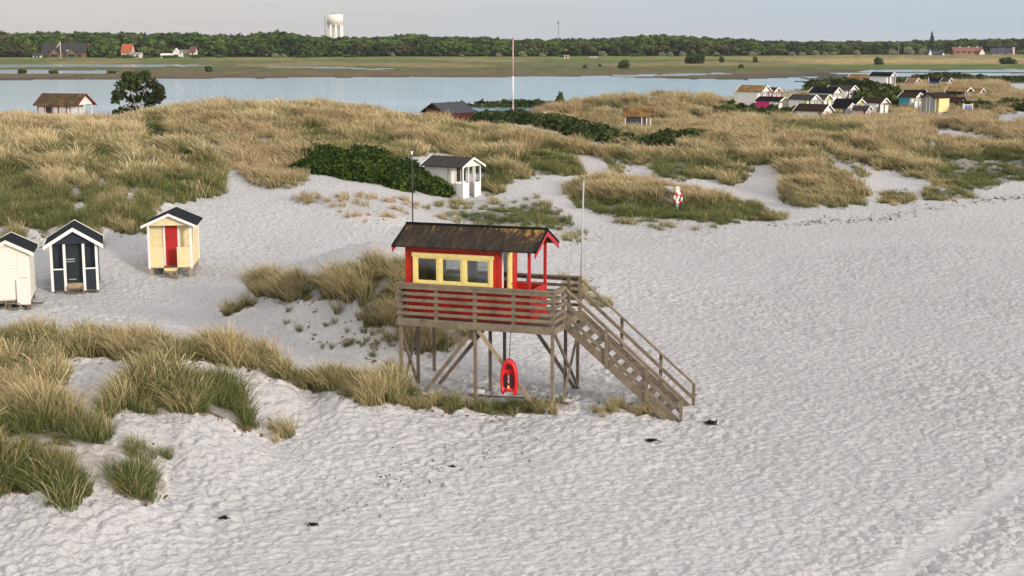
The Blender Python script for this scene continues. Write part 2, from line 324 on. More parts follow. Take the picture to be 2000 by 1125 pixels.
# ------------------------------------------------------------------ mesh helpers
class MB:
    def __init__(s): s.v = []; s.f = []; s.sm = []
    def add(s, vs, fs, smooth=False):
        o = len(s.v); s.v += [tuple(map(float, p)) for p in vs]; s.f += [tuple(o + i for i in q) for q in fs]; s.sm += [smooth] * len(fs); return s
    def box(s, x0, x1, y0, y1, z0, z1):
        return s.add([(x0,y0,z0),(x1,y0,z0),(x1,y1,z0),(x0,y1,z0),(x0,y0,z1),(x1,y0,z1),(x1,y1,z1),(x0,y1,z1)],
                     [(3,2,1,0),(4,5,6,7),(0,1,5,4),(1,2,6,5),(2,3,7,6),(3,0,4,7)])
    def bar(s, p, q, w, h, side=None):
        """rectangular bar p->q; w across 'side' direction, h the other way"""
        p = np.array(p, float); q = np.array(q, float); d = q - p; d /= np.linalg.norm(d)
        sd = np.array(side if side is not None else ((0, 1, 0) if abs(d[1]) < .9 else (1, 0, 0)), float)
        sd -= d * (sd @ d); sd /= np.linalg.norm(sd); up = np.cross(sd, d)
        a = sd * w / 2; b = up * h / 2
        vs = [p - a - b, p + a - b, p + a + b, p - a + b, q - a - b, q + a - b, q + a + b, q - a + b]
        return s.add(vs, [(3,2,1,0),(4,5,6,7),(0,1,5,4),(1,2,6,5),(2,3,7,6),(3,0,4,7)])
    def cyl(s, p, q, r0, r1=None, n=10, cap=True):
        r1 = r0 if r1 is None else r1
        p = np.array(p, float); q = np.array(q, float); d = q - p; d /= np.linalg.norm(d)
        a = np.cross(d, (0, 0, 1) if abs(d[2]) < .9 else (1, 0, 0)); a /= np.linalg.norm(a); b = np.cross(d, a)
        vs = [p + r0 * (a * math.cos(2*math.pi*i/n) + b * math.sin(2*math.pi*i/n)) for i in range(n)] + [q + r1 * (a * math.cos(2*math.pi*i/n) + b * math.sin(2*math.pi*i/n)) for i in range(n)]
        s.add(vs, [(i, i + n, (i + 1) % n + n, (i + 1) % n) for i in range(n)], True)
        if cap:
            o = len(s.v) - 2 * n
            s.f += [tuple(o + i for i in range(n)), tuple(o + n + i for i in reversed(range(n)))]; s.sm += [False, False]
        return s
    def prism(s, prof, y0, y1):
        """convex profile of (x,z) points swept along y"""
        n = len(prof)
        vs = [(x, y0, z) for x, z in prof] + [(x, y1, z) for x, z in prof]
        return s.add(vs, [tuple(range(n)), tuple(reversed(range(n, 2 * n)))] + [(i + n, (i + 1) % n + n, (i + 1) % n, i) for i in range(n)])
    def chevron(s, a, ze, zr, t, y0, y1):
        """gable shaped band: eaves at x=+-a height ze, ridge zr, thickness t down"""
        pr = [(-a, ze), (0, zr), (a, ze), (a, ze - t), (0, zr - t), (-a, ze - t)]
        vs = [(x, y0, z) for x, z in pr] + [(x, y1, z) for x, z in pr]
        return s.add(vs, [(0,1,4,5),(1,2,3,4),(6,11,10,7),(7,10,9,8),(0,6,7,1),(1,7,8,2),(2,8,9,3),(5,4,10,11),(4,3,9,10),(0,5,11,6)])
    def build(s, name, mat, parent=None, **kw):
        me = bpy.data.meshes.new(name); me.from_pydata(s.v, [], s.f); me.update()
        if any(s.sm): me.polygons.foreach_set('use_smooth', s.sm)
        if mat: me.materials.append(mat)
        o = bpy.data.objects.new(name, me); COL.objects.link(o)
        if parent: o.parent = parent
        for k, v in kw.items(): o[k] = v
        return o
def tag(o, label, cat, group=None, kind=None):
    o['label'] = label; o['category'] = cat
    if group: o['group'] = group
    if kind: o['kind'] = kind
    return o
def thing(name, loc, rz, label, cat, group=None):
    o = bpy.data.objects.new(name, None); COL.objects.link(o)
    o.location = loc; o.rotation_euler = (0, 0, rz); o.empty_display_size = .3
    return tag(o, label, cat, group)
def mesh_np(name, V, Fq, mat, rnd=None, extra=None, smooth_f=False):
    """quads from numpy arrays, optional per-vertex value 'rnd'"""
    me = bpy.data.meshes.new(name); nv = len(V); k = Fq.shape[1]; nf = len(Fq)
    me.vertices.add(nv); me.vertices.foreach_set('co', np.ascontiguousarray(V, np.float32).ravel())
    me.loops.add(nf * k); me.loops.foreach_set('vertex_index', np.ascontiguousarray(Fq, np.int32).ravel())
    me.polygons.add(nf); me.polygons.foreach_set('loop_start', np.arange(0, nf * k, k, dtype=np.int32))
    me.polygons.foreach_set('use_smooth', np.full(nf, smooth_f))
    me.update(calc_edges=True)
    if rnd is not None:
        a = me.attributes.new('rnd', 'FLOAT', 'POINT'); a.data.foreach_set('value', np.ascontiguousarray(rnd, np.float32))
    for nm, arr in (extra or {}).items():
        a = me.attributes.new(nm, 'FLOAT_COLOR', 'POINT'); a.data.foreach_set('color', np.ascontiguousarray(arr, np.float32).ravel())
    if mat: me.materials.append(mat)
    return me
def link(name, me, parent=None):
    o = bpy.data.objects.new(name, me); COL.objects.link(o)
    if parent: o.parent = parent
    return o
def scatter(name, pts, rot, scl, idx, tint, protos, label, cat, group=None):
    """one 'stuff' object: instances of the prototypes on points (geometry nodes)"""
    me = bpy.data.meshes.new(name); n = len(pts)
    me.vertices.add(n); me.vertices.foreach_set('co', np.ascontiguousarray(pts, np.float32).ravel())
    for nm, tp, arr, key in (('rot', 'FLOAT_VECTOR', rot, 'vector'), ('scl', 'FLOAT_VECTOR', scl, 'vector'), ('idx', 'INT', idx, 'value'), ('tint', 'FLOAT', tint, 'value')):
        a = me.attributes.new(nm, tp, 'POINT'); a.data.foreach_set(key, np.ascontiguousarray(arr, np.int32 if tp == 'INT' else np.float32).ravel())
    o = link(name, me); tag(o, label, cat, group, 'stuff')
    g = bpy.data.node_groups.new(name + '_nodes', 'GeometryNodeTree')
    g.interface.new_socket('Geometry', in_out='INPUT', socket_type='NodeSocketGeometry'); g.interface.new_socket('Geometry', in_out='OUTPUT', socket_type='NodeSocketGeometry')
    N, L = g.nodes, g.links
    gi = N.new('NodeGroupInput'); go = N.new('NodeGroupOutput')
    ci = N.new('GeometryNodeCollectionInfo'); ci.inputs['Collection'].default_value = protos; ci.inputs['Separate Children'].default_value = True; ci.inputs['Reset Children'].default_value = True
    ip = N.new('GeometryNodeInstanceOnPoints'); ip.inputs['Pick Instance'].default_value = True
    def at(nm, tp):
        q = N.new('GeometryNodeInputNamedAttribute'); q.data_type = tp; q.inputs['Name'].default_value = nm; return q.outputs[0]
    L.new(gi.outputs[0], ip.inputs['Points']); L.new(ci.outputs[0], ip.inputs['Instance'])
    L.new(at('idx', 'INT'), ip.inputs['Instance Index'])
    er = N.new('FunctionNodeEulerToRotation'); L.new(at('rot', 'FLOAT_VECTOR'), er.inputs[0]); L.new(er.outputs[0], ip.inputs['Rotation'])
    L.new(at('scl', 'FLOAT_VECTOR'), ip.inputs['Scale'])
    L.new(ip.outputs[0], go.inputs[0])
    md = o.modifiers.new('scatter', 'NODES'); md.node_group = g
    return o
def proto_collection(name, meshes):
    c = bpy.data.collections.new(name)
    for i, me in enumerate(meshes):
        c.objects.link(bpy.data.objects.new('%s_%02d' % (name, i), me))
    return c
# ------------------------------------------------------------------ shared settings
EXPOSURE = .51
SAND = (.470, .458, .458); SAND_W = (.575, .55, .53)
WAVE = .14; HAZE = .00006
_huts = [(327, 545, 1.9), (132, 575, 1.8), (10, 606, 1.7), (915, 392, 2.2)]
_hc = [(ground_hit(a, b), r) for a, b, r in _huts]
TOW = np.array([-3.31, 40.85, 0.0]); TOW_RZ = rad(-18.5)
def NOGRASS(X, Y):
    k = np.zeros(X.shape, bool)
    for q, r in _hc: k |= (X - q[0]) ** 2 + (Y - q[1] - 1.0) ** 2 < r * r
    for a, b, yb, Yv in VTAB: k |= (X - ((a + b) / 2 - 1000) / FOC * Yv) ** 2 / 2.4 ** 2 + (Y - Yv + 1.5) ** 2 / 4.0 ** 2 < 1
    return k
# ================================================================== light and sky
SUN_EL, SUN_AZ = rad(15), rad(134)          # azimuth clockwise from +Y: behind the camera, to the right
w = bpy.data.worlds.new('World'); SC.world = w; w.use_nodes = True
N, L = w.node_tree.nodes, w.node_tree.links
bg = N['Background']; bg.inputs['Strength'].default_value = .1
sk = N.new('ShaderNodeTexSky'); sk.sky_type = 'NISHITA'; sk.sun_disc = False; sk.sun_elevation = SUN_EL; sk.sun_rotation = SUN_AZ
sk.air_density = 1.0; sk.dust_density = 2.0; sk.ozone_density = 1.5
tc = N.new('ShaderNodeTexCoord')
sx = N.new('ShaderNodeSeparateXYZ'); L.new(tc.outputs['Generated'], sx.inputs[0])
# thin overcast: lilac grey veil to the left, clearing to blue on the right
mp = N.new('ShaderNodeMapping'); mp.inputs['Scale'].default_value = (1.5, 1.5, 9); L.new(tc.outputs['Generated'], mp.inputs['Vector'])
cn = N.new('ShaderNodeTexNoise'); cn.inputs['Scale'].default_value = 1.6; cn.inputs['Detail'].default_value = 5; L.new(mp.outputs['Vector'], cn.inputs['Vector'])
ad = N.new('ShaderNodeMath'); ad.operation = 'MULTIPLY_ADD'; ad.inputs[1].default_value = .5; L.new(cn.outputs['Fac'], ad.inputs[0]); L.new(sx.outputs['X'], ad.inputs[2])
mr = N.new('ShaderNodeMapRange'); mr.inputs['From Min'].default_value = -.05; mr.inputs['From Max'].default_value = .62; mr.interpolation_type = 'SMOOTHSTEP'
a2 = N.new('ShaderNodeMath'); a2.operation = 'MULTIPLY_ADD'; a2.inputs[1].default_value = 2.2; L.new(sx.outputs['Z'], a2.inputs[0]); L.new(ad.outputs[0], a2.inputs[2])
L.new(a2.outputs[0], mr.inputs['Value'])
cl = N.new('ShaderNodeMix'); cl.data_type = 'RGBA'; cl.inputs['A'].default_value = (5.4, 5.12, 5.12, 1); cl.inputs['B'].default_value = (4.15, 4.98, 5.85, 1)
L.new(mr.outputs['Result'], cl.inputs['Factor'])
# brighter towards the zenith
zr = N.new('ShaderNodeMapRange'); zr.inputs['From Min'].default_value = .02; zr.inputs['From Max'].default_value = .75; zr.inputs['To Min'].default_value = 1; zr.inputs['To Max'].default_value = 2.1
L.new(sx.outputs['Z'], zr.inputs['Value'])
zn = N.new('ShaderNodeMapRange'); zn.inputs['From Min'].default_value = .22; zn.inputs['From Max'].default_value = .6; L.new(sx.outputs['Z'], zn.inputs['Value'])
c2 = N.new('ShaderNodeMix'); c2.data_type = 'RGBA'; c2.inputs['B'].default_value = (5.35, 5.1, 4.95, 1); L.new(zn.outputs['Result'], c2.inputs['Factor']); L.new(cl.outputs['Result'], c2.inputs['A'])
zc = N.new('ShaderNodeVectorMath'); zc.operation = 'SCALE'; L.new(c2.outputs['Result'], zc.inputs[0]); L.new(zr.outputs['Result'], zc.inputs['Scale'])
ms = N.new('ShaderNodeMix'); ms.data_type = 'RGBA'; ms.inputs['Factor'].default_value = .75
L.new(sk.outputs['Color'], ms.inputs['A']); L.new(zc.outputs[0], ms.inputs['B'])
L.new(ms.outputs['Result'], bg.inputs['Color'])
sl = bpy.data.lights.new('sun', 'SUN'); sl.energy = 2.0; sl.angle = rad(8); sl.color = (1, .90, .78)
so = bpy.data.objects.new('sun', sl); COL.objects.link(so)
so.rotation_euler = (math.pi / 2 - SUN_EL, 0, math.pi - SUN_AZ); so.location = (60, -60, 60)
SC.view_settings.view_transform = 'Standard'; SC.view_settings.look = 'None'; SC.view_settings.gamma = 1; SC.view_settings.exposure = EXPOSURE
SC.cycles.max_bounces = 6; SC.cycles.transparent_max_bounces = 12

# ================================================================== ground sheet
NC, Y0, Y1 = 1450, 19.0, 9000.0
NR = int((1 / Y0 - 1 / Y1) / .72 * 14330)
iy = 1 / np.linspace(1 / Y0, 1 / Y1, NR)
tx = np.linspace(-.6, .6, NC)
YY, TT = np.meshgrid(iy, tx, indexing='ij'); XX = TT * YY
ZZ = height(XX.ravel(), YY.ravel()).reshape(XX.shape)
PX, PY = project(XX, YY, ZZ)
den = sample(R_soft, PX, PY) * (YY < 340)
jx, jy = veg_lookup(XX, YY, ZZ)
denj = sample(R_den, jx, jy) * (YY < 340)
brk = sample(blur(R_den, 2), PX, PY)
# trodden sand: lumps and pits
def track_band(a, b, wd):
    A = at_z(*a, -.42); B = at_z(*b, -.42); d = (B - A)[:2]; d /= np.hypot(*d)
    t = (XX - A[0]) * -d[1] + (YY - A[1]) * d[0]
    return np.exp(-(t / wd) ** 2)
bandA = track_band((1732, 1118), (1980, 948), .28); bandC = track_band((1955, 1120), (2000, 1090), .25); bandB = track_band((1792, 1120), (1996, 984), .22)
wx = XX * .94 + YY * .34 + .2 * noise(XX / .6, YY / .6, 41); wy = YY * .94 - XX * .34 + .16 * noise(XX / .5, YY / .5, 42)
l1 = np.abs(noise(wx / .52, wy / .36, 43)); l2 = np.abs(noise(wx / .30, wy / .19, 44)); l3 = noise(wx / 1.1, wy / .8, 45)
near = (1 - smooth(55, 115, YY)) * (1 - np.clip(den * 1.6, 0, 1))
calm = .55 + .45 * smooth(-.25, .35, noise(XX / 6, YY / 9, 47)); calm = calm * (1 - .95 * np.clip(bandA + bandC, 0, 1)) * (1 + .5 * bandB)
ZZ = ZZ + near * calm * (.115 * l1 + .066 * l2 + .05 * l3 - .05) - .05 * bandA * (YY < 60) - .04 * bandC * (YY < 60) - .06 * bandB * (YY < 60)
# little scarps and crumbly edge below the grass
edge = np.clip(den * (1 - den) * 4, 0, 1) * (YY < 75)
ZZ = ZZ + edge * (.10 * np.abs(noise(XX / .55, YY / .5, 51)) + .05 * noise(XX / .22, YY / .22, 52))
def mixc(a, b, t): return a + (b - a) * t[..., None]
C = np.empty(XX.shape + (3,)); C[:] = SAND
mot = fbm(XX / 3.5, YY / 5, 61, 3)
C = C * (1 + .075 * mot[..., None])
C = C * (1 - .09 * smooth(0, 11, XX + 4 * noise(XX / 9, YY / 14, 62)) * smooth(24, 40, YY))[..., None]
C = mixc(C, np.array(SAND_W), np.clip(edge * 1.2 + smooth(60, 95, YY) * .25, 0, 1))
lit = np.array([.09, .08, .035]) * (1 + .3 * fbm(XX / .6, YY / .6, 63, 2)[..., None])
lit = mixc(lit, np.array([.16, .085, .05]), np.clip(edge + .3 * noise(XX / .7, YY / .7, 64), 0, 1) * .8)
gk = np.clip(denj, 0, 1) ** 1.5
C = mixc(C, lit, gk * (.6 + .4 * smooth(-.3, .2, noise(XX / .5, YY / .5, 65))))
# salt marsh bands beyond the lagoon
far = smooth(255, 335, YY + .06 * XX) * np.ones_like(XX); far = np.maximum(far, (PX < 1250) * smooth(150, 175, YY))
bands = [(100, (.17, .17, .055)), (113.5, (.15, .175, .05)), (119, (.105, .13, .035)), (124, (.14, .13, .06)), (131, (.105, .12, .038)), (136, (.11, .105, .045)), (142, (.14, .11, .06)), (150, (.125, .095, .055)), (153, (.09, .075, .05)), (160, (.08, .075, .06)), (190, (.07, .065, .05))]
bandR = [(100, (.20, .18, .065)), (112, (.22, .19, .075)), (116, (.36, .27, .12)), (123, (.33, .25, .11)), (127, (.10, .14, .035)), (134, (.115, .13, .04)), (137, (.10, .09, .055)), (146, (.075, .07, .055)), (160, (.075, .068, .055)), (190, (.07, .065, .05))]
pyj = PY + 1.6 * noise(XX / 40, YY / 90, 71) + .8 * noise(XX / 9, YY / 30, 72)
def bandcol(b): return np.stack([np.interp(pyj, [q[0] for q in b], [q[1][i] for q in b]) for i in range(3)], -1)
kr = smooth(1350, 1700, PX + 160 * noise(XX / 60, YY / 150, 73))
marsh = bandcol(bands) * (1 - kr[..., None]) + bandcol(bandR) * kr[..., None]
tan = smooth(.12, .4, noise(XX / 55, YY / 110, 74)) * (PY < 133) * (PY > 113) * .7
marsh = mixc(marsh, np.array([.26, .19, .095]), tan)
marsh *= (1 + .28 * noise(XX / 7, YY / 22, 75) + .2 * noise(XX / 2.5, YY / 9, 76))[..., None]
C = mixc(C, marsh, far)
C = np.clip(C, .01, .9)
V = np.stack([XX, YY, ZZ], -1).reshape(-1, 3)
r, c = np.meshgrid(np.arange(NR - 1), np.arange(NC - 1), indexing='ij'); i0 = (r * NC + c).ravel()
Fq = np.stack([i0, i0 + 1, i0 + NC + 1, i0 + NC], -1)
gm = bpy.data.materials.new('ground'); N, L = nt(gm); b = bsdf(gm)
ca = N.new('ShaderNodeAttribute'); ca.attribute_name = 'tone'
tc = N.new('ShaderNodeTexCoord')
n1 = N.new('ShaderNodeTexNoise'); n1.inputs['Scale'].default_value = 1.0; n1.inputs['Detail'].default_value = 5; n1.inputs['Roughness'].default_value = .55
n2 = N.new('ShaderNodeTexVoronoi'); n2.feature = 'SMOOTH_F1'; n2.inputs['Scale'].default_value = 4.6; n2.inputs['Smoothness'].default_value = .5
mpg = N.new('ShaderNodeMapping'); mpg.inputs['Rotation'].default_value = (0, 0, rad(-20)); mpg.inputs['Scale'].default_value = (3.4, 5.2, 4)
L.new(tc.outputs['Object'], mpg.inputs['Vector']); L.new(mpg.outputs['Vector'], n1.inputs['Vector'])
wv = N.new('ShaderNodeVectorMath'); wv.operation = 'MULTIPLY_ADD'; wv.inputs[1].default_value = (.25, .25, .25); L.new(n1.outputs['Color'], wv.inputs[0]); L.new(tc.outputs['Object'], wv.inputs[2])
L.new(wv.outputs[0], n2.inputs['Vector'])
hs = N.new('ShaderNodeMath'); hs.operation = 'MULTIPLY_ADD'; hs.inputs[1].default_value = .38; L.new(n2.outputs['Distance'], hs.inputs[0]); L.new(n1.outputs['Fac'], hs.inputs[2])
bp = N.new('ShaderNodeBump'); L.new(ca.outputs['Alpha'], bp.inputs['Strength']); bp.inputs['Distance'].default_value = .17
L.new(hs.outputs[0], bp.inputs['Height']); L.new(bp.outputs['Normal'], b.inputs['Normal'])
mr = N.new('ShaderNodeMapRange'); mr.inputs['From Min'].default_value = .3; mr.inputs['From Max'].default_value = .7; mr.inputs['To Min'].default_value = .90; mr.inputs['To Max'].default_value = 1.08
n4 = N.new('ShaderNodeTexNoise'); n4.inputs['Scale'].default_value = 14; n4.inputs['Detail'].default_value = 5; L.new(tc.outputs['Object'], n4.inputs['Vector']); L.new(n4.outputs['Fac'], mr.inputs['Value'])
mx = N.new('ShaderNodeMix'); mx.data_type = 'RGBA'; mx.blend_type = 'MULTIPLY'; mx.inputs['Factor'].default_value = 1
L.new(ca.outputs['Color'], mx.inputs['A']); L.new(mr.outputs['Result'], mx.inputs['B']); L.new(mx.outputs['Result'], b.inputs['Base Color'])
b.inputs['Roughness'].default_value = .95; b.inputs['Specular IOR Level'].default_value = .1
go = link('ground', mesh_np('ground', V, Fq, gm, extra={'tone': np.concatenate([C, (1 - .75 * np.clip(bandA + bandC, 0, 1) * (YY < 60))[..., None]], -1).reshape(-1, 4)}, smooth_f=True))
go['kind'] = 'structure'
# ------------------------------------------------------------------ water
wm = bpy.data.materials.new('water'); N, L = nt(wm); b = bsdf(wm)
b.inputs['Base Color'].default_value = (.18, .34, .44, 1); b.inputs['Roughness'].default_value = .08; b.inputs['IOR'].default_value = 1.33; b.inputs['Specular IOR Level'].default_value = .9
tc = N.new('ShaderNodeTexCoord'); mp = N.new('ShaderNodeMapping'); mp.inputs['Scale'].default_value = (.35, 1.2, 1); L.new(tc.outputs['Object'], mp.inputs['Vector'])
n1 = N.new('ShaderNodeTexNoise'); n1.inputs['Scale'].default_value = 1.1; n1.inputs['Detail'].default_value = 5; L.new(mp.outputs['Vector'], n1.inputs['Vector'])
n2 = N.new('ShaderNodeTexNoise'); n2.inputs['Scale'].default_value = .03; n2.inputs['Detail'].default_value = 3; L.new(mp.outputs['Vector'], n2.inputs['Vector'])
pr = N.new('ShaderNodeMath'); pr.operation = 'MULTIPLY'; L.new(n1.outputs['Fac'], pr.inputs[0]); L.new(n2.outputs['Fac'], pr.inputs[1])
bp = N.new('ShaderNodeBump'); bp.inputs['Strength'].default_value = .6; bp.inputs['Distance'].default_value = WAVE
L.new(pr.outputs[0], bp.inputs['Height']); L.new(bp.outputs['Normal'], b.inputs['Normal'])
m = MB(); m.add([(-700, 132, 0), (900, 132, 0), (900, 900, 0), (-700, 900, 0)], [(0, 1, 2, 3)]); wo = m.build('water', wm); wo['kind'] = 'structure'

# ================================================================== marram grass
def tuft(seed, nb, rbase, lmin, lmax, width, lean, spread, stalks=0):
    g = np.random.default_rng(seed); vs = []; fs = []; rn = []
    seg = [0, .35, .7, 1.0]
    for k in range(nb + stalks):
        st = k >= nb
        a = g.uniform(0, 2 * math.pi); r = rbase * math.sqrt(g.uniform())
        bx, by = r * math.cos(a), r * math.sin(a)
        Lh = g.uniform(lmin, lmax) * (1.12 if st else 1)
        az = a + g.normal(0, .5); out = abs(g.normal(spread, spread * .5)) * (.4 + r / rbase)
        dx = math.cos(az) * out - lean * g.uniform(.6, 1.3); dy = math.sin(az) * out * .8
        pa = g.uniform(0, math.pi); wx, wy = math.cos(pa) * width / 2, math.sin(pa) * width / 2
        v0 = g.normal(0, .17); o = len(vs)
        for j, t in enumerate(seg):
            b2 = t * t * .75 + t * .25
            q = math.hypot(dx, dy) * b2
            z = Lh * (t * (1 - .28 * min(q, 1.2) * t))
            cx, cy = bx + dx * b2 * Lh, by + dy * b2 * Lh
            ww = (1, .95, .7, .12)[j] * (.6 if st else 1)
            if st and j == 3: ww = .9
            vs += [(cx - wx * ww, cy - wy * ww, z), (cx + wx * ww, cy + wy * ww, z)]
            val = v0 - .26 * t + (.16 if t < .3 else 0) if not st else -.45
            rn += [val, val]
        fs += [(o + 2 * j, o + 2 * j + 1, o + 2 * j + 3, o + 2 * j + 2) for j in range(3)]
    return np.array(vs), np.array(fs), np.array(rn)
gmat = foliage('marram_grass', [(0.0, (.30, .19, .11)), (.08, (.45, .33, .2)), (.2, (.72, .58, .36)), (.38, (.56, .44, .245)), (.52, (.32, .275, .13)), (.66, (.17, .178, .066)), (1.0, (.090, .130, .042))], .2, inst=True)
# instance tint: 0 straw .. 1 green maps to ramp .42 .. .95
protos = []
for s in range(5): v, f, rn = tuft(100 + s, 85, .17, .5, 1.0, .016, .42, .42, 8); protos.append(mesh_np('grass_tuft_near', v, f, gmat, rn))
for s in range(3): v, f, rn = tuft(150 + s, 70, .2, .45, .8, .017, .12, .5, 2); protos.append(mesh_np('grass_tuft_upright', v, f, gmat, rn))
for s in range(4): v, f, rn = tuft(200 + s, 60, .34, .5, 1.0, .032, .5, .42, 8); protos.append(mesh_np('grass_tuft_far', v, f, gmat, rn))
for s in range(2): v, f, rn = tuft(250 + s, 50, .34, .45, .8, .032, .2, .5, 2); protos.append(mesh_np('grass_tuft_far_upright', v, f, gmat, rn))
gcol = proto_collection('grass_tuft', protos)
cand = []
for y0, y1, st in ((27, 48, .21), (48, 72, .27), (72, 110, .37), (110, 170, .52), (170, 300, .8)):
    ys = np.arange(y0, y1, st)
    for y in ys:
        xs = np.arange(-.57 * y, .57 * y, st)
        cand.append(np.stack([xs + rng.uniform(-.5, .5, len(xs)) * st * 1.2, y + rng.uniform(-.5, .5, len(xs)) * st * 1.2], -1))
cand = np.concatenate(cand); GXp, GYp = cand[:, 0], cand[:, 1]
GZ = height(GXp, GYp)
jx, jy = veg_lookup(GXp, GYp, GZ)
d = sample(R_den, jx, jy); own = sample(R_own, jx, jy); ti = sample(R_tint, jx, jy); hh = sample(R_hs, jx, jy)
s_ = smooth(62, 105, GYp)
cl1 = (1 - s_) * noise(GXp / 1.25, GYp / 1.4, 81) + s_ * (.75 * noise(GXp / 2.5, GYp / 3.4, 86) + .45 * noise(GXp / 1.3, GYp / 1.7, 87)); cl2 = fbm(GXp / 7, GYp / 11, 82, 2); cl3 = noise(GXp / .7, GYp / .7, 83)
prob = d * np.where(d > .7, np.clip(1.0 + 1.7 * cl1, .1, 1), np.clip(.55 + 2.0 * cl1 + 1.0 * cl3, 0, 1.4))
ring = sample(blur(R_den, 5), *project(GXp, GYp, GZ)); stray = (d < .05) & (ring > .04) & (rng.uniform(size=len(d)) < .17 * np.clip(ring * 2.2, 0, 1) * (.4 + cl3)) & (GYp < 130)
wild = np.where(GYp < 48, 0, np.where(GXp > -2, 6, 2)); own = np.where(stray & (own < 0), wild, own); hh = np.where(stray, .42, hh)
keep = ((rng.uniform(size=len(d)) < prob) | stray) & (own >= 0) & (GYp < 300)
keep &= ~NOGRASS(GXp, GYp)
GXp, GYp, GZ, d, own, ti, hh, cl1, cl2, cl3 = [a[keep] for a in (GXp, GYp, GZ, d, own, ti, hh, cl1, cl2, cl3)]
n = len(GXp)
tint = ti + .5 * cl2 - .42 * cl1 + rng.normal(0, .10, n) + .19
tint = np.minimum(tint, 1.0)
far_t = GYp > 74
green = tint > .55
idx = np.where(far_t, np.where(green, 12 + rng.integers(0, 2, n), 8 + rng.integers(0, 4, n)), np.where(green, 5 + rng.integers(0, 3, n), rng.integers(0, 5, n)))
yaw = 1.1 * noise(GXp / 4, GYp / 5, 85) + rng.normal(0, .45, n) + .3
yaw = np.where(GXp < -.25 * GYp, yaw - .6 * (cl1 > 0), yaw)
sc = hh * (.82 + .55 * cl1 + rng.normal(0, .12, n)) * np.where(far_t, 1.05 + .0022 * (GYp - 74), 1)
sc = np.clip(sc, .25, 1.6)
rot = np.stack([np.zeros(n), np.zeros(n), yaw], -1); scl = np.stack([sc * 1.1, sc * 1.1, sc], -1)
PLAB = {'foreground': ('dune_grass', 'straw and green marram grass on the foreground dune, bottom left'), 'tower': ('dune_grass', 'short green grass between the legs of the lifeguard tower and its stair'),
 'clump': ('dune_grass', 'olive marram tussocks on the sandy knoll left of the lifeguard tower'), 'left': ('dune_grass', 'wide windswept marram field on the big dune behind the three cabins'),
 'middle': ('dune_grass', 'marram grass on the slopes behind the white porch cabin'), 'right': ('dune_grass', 'straw coloured marram on the dunes in front of the cabin village'),
 'buoy': ('dune_grass', 'low green dune grass around the lifebuoy post'), 'far': ('dune_grass', 'pale straw dune grass around and behind the cabin village')}
for pi, pn in enumerate(PATCH):
    k = own == pi
    pts = np.stack([GXp, GYp, GZ - .03], -1)[k]
    scatter(PLAB[pn][0], pts, rot[k], scl[k], idx[k], (.42 + .53 * tint)[k], gcol, PLAB[pn][1], 'grass')
print('grass tufts', n)

# ================================================================== root litter and sand debris
def strands(name, spots, mat, label, cat):
    vs = []; fs = []; g = np.random.default_rng(5)
    for x, y, z, Lh, w_ in spots:
        a = g.uniform(0, math.pi); p = np.array([x, y, z]); dirv = np.array([math.cos(a), math.sin(a), 0])
        sd = np.array([-dirv[1], dirv[0], 0]) * w_
        q1 = p + dirv * Lh * .5 + [0, 0, .025 + .3 * w_]; q2 = p + dirv * Lh + sd * g.normal(0, 3) - [0, 0, .01]
        o = len(vs); vs += [p - sd, p + sd, q1 - sd, q1 + sd, q2 - sd * .4, q2 + sd * .4]; fs += [(o, o + 1, o + 3, o + 2), (o + 2, o + 3, o + 5, o + 4)]
    ob = link(name, mesh_np(name, np.array(vs), np.array(fs), mat)); tag(ob, label, cat, kind='stuff'); return ob
ys = []
for y0, y1, st in ((27, 48, .11), (48, 75, .19), (75, 110, .4)):
    for y in np.arange(y0, y1, st):
        xs = np.arange(-.42 * y, .42 * y, st); ys.append(np.stack([xs + rng.uniform(-.5, .5, len(xs)) * st, np.full(len(xs), y) + rng.uniform(-.5, .5, len(xs)) * st], -1))
ys = np.concatenate(ys); lz = height(ys[:, 0], ys[:, 1]); lpx, lpy = project(ys[:, 0], ys[:, 1], lz)
e0 = sample(blur(R_den, 8), lpx, lpy); e1 = sample(R_den, lpx, lpy)
pe = np.clip(e0 * 1.5, 0, 1) * (e1 < .5) * np.clip(.25 + 1.6 * noise(ys[:, 0] / .7, ys[:, 1] / .6, 91), 0, 1) * .8
k = rng.uniform(size=len(pe)) < pe
lx, ly, lz = ys[k, 0], ys[k, 1], lz[k]
lm = paint('dead_roots', (.13, .075, .05), .9, .35, 6)
strands('root_litter', [(a, b_, c_ + .02, rng.uniform(.1, .35), rng.uniform(.012, .04)) for a, b_, c_ in zip(lx, ly, lz)], lm, 'brown dead roots and litter scattered on the sand along the grass edges', 'plant litter')
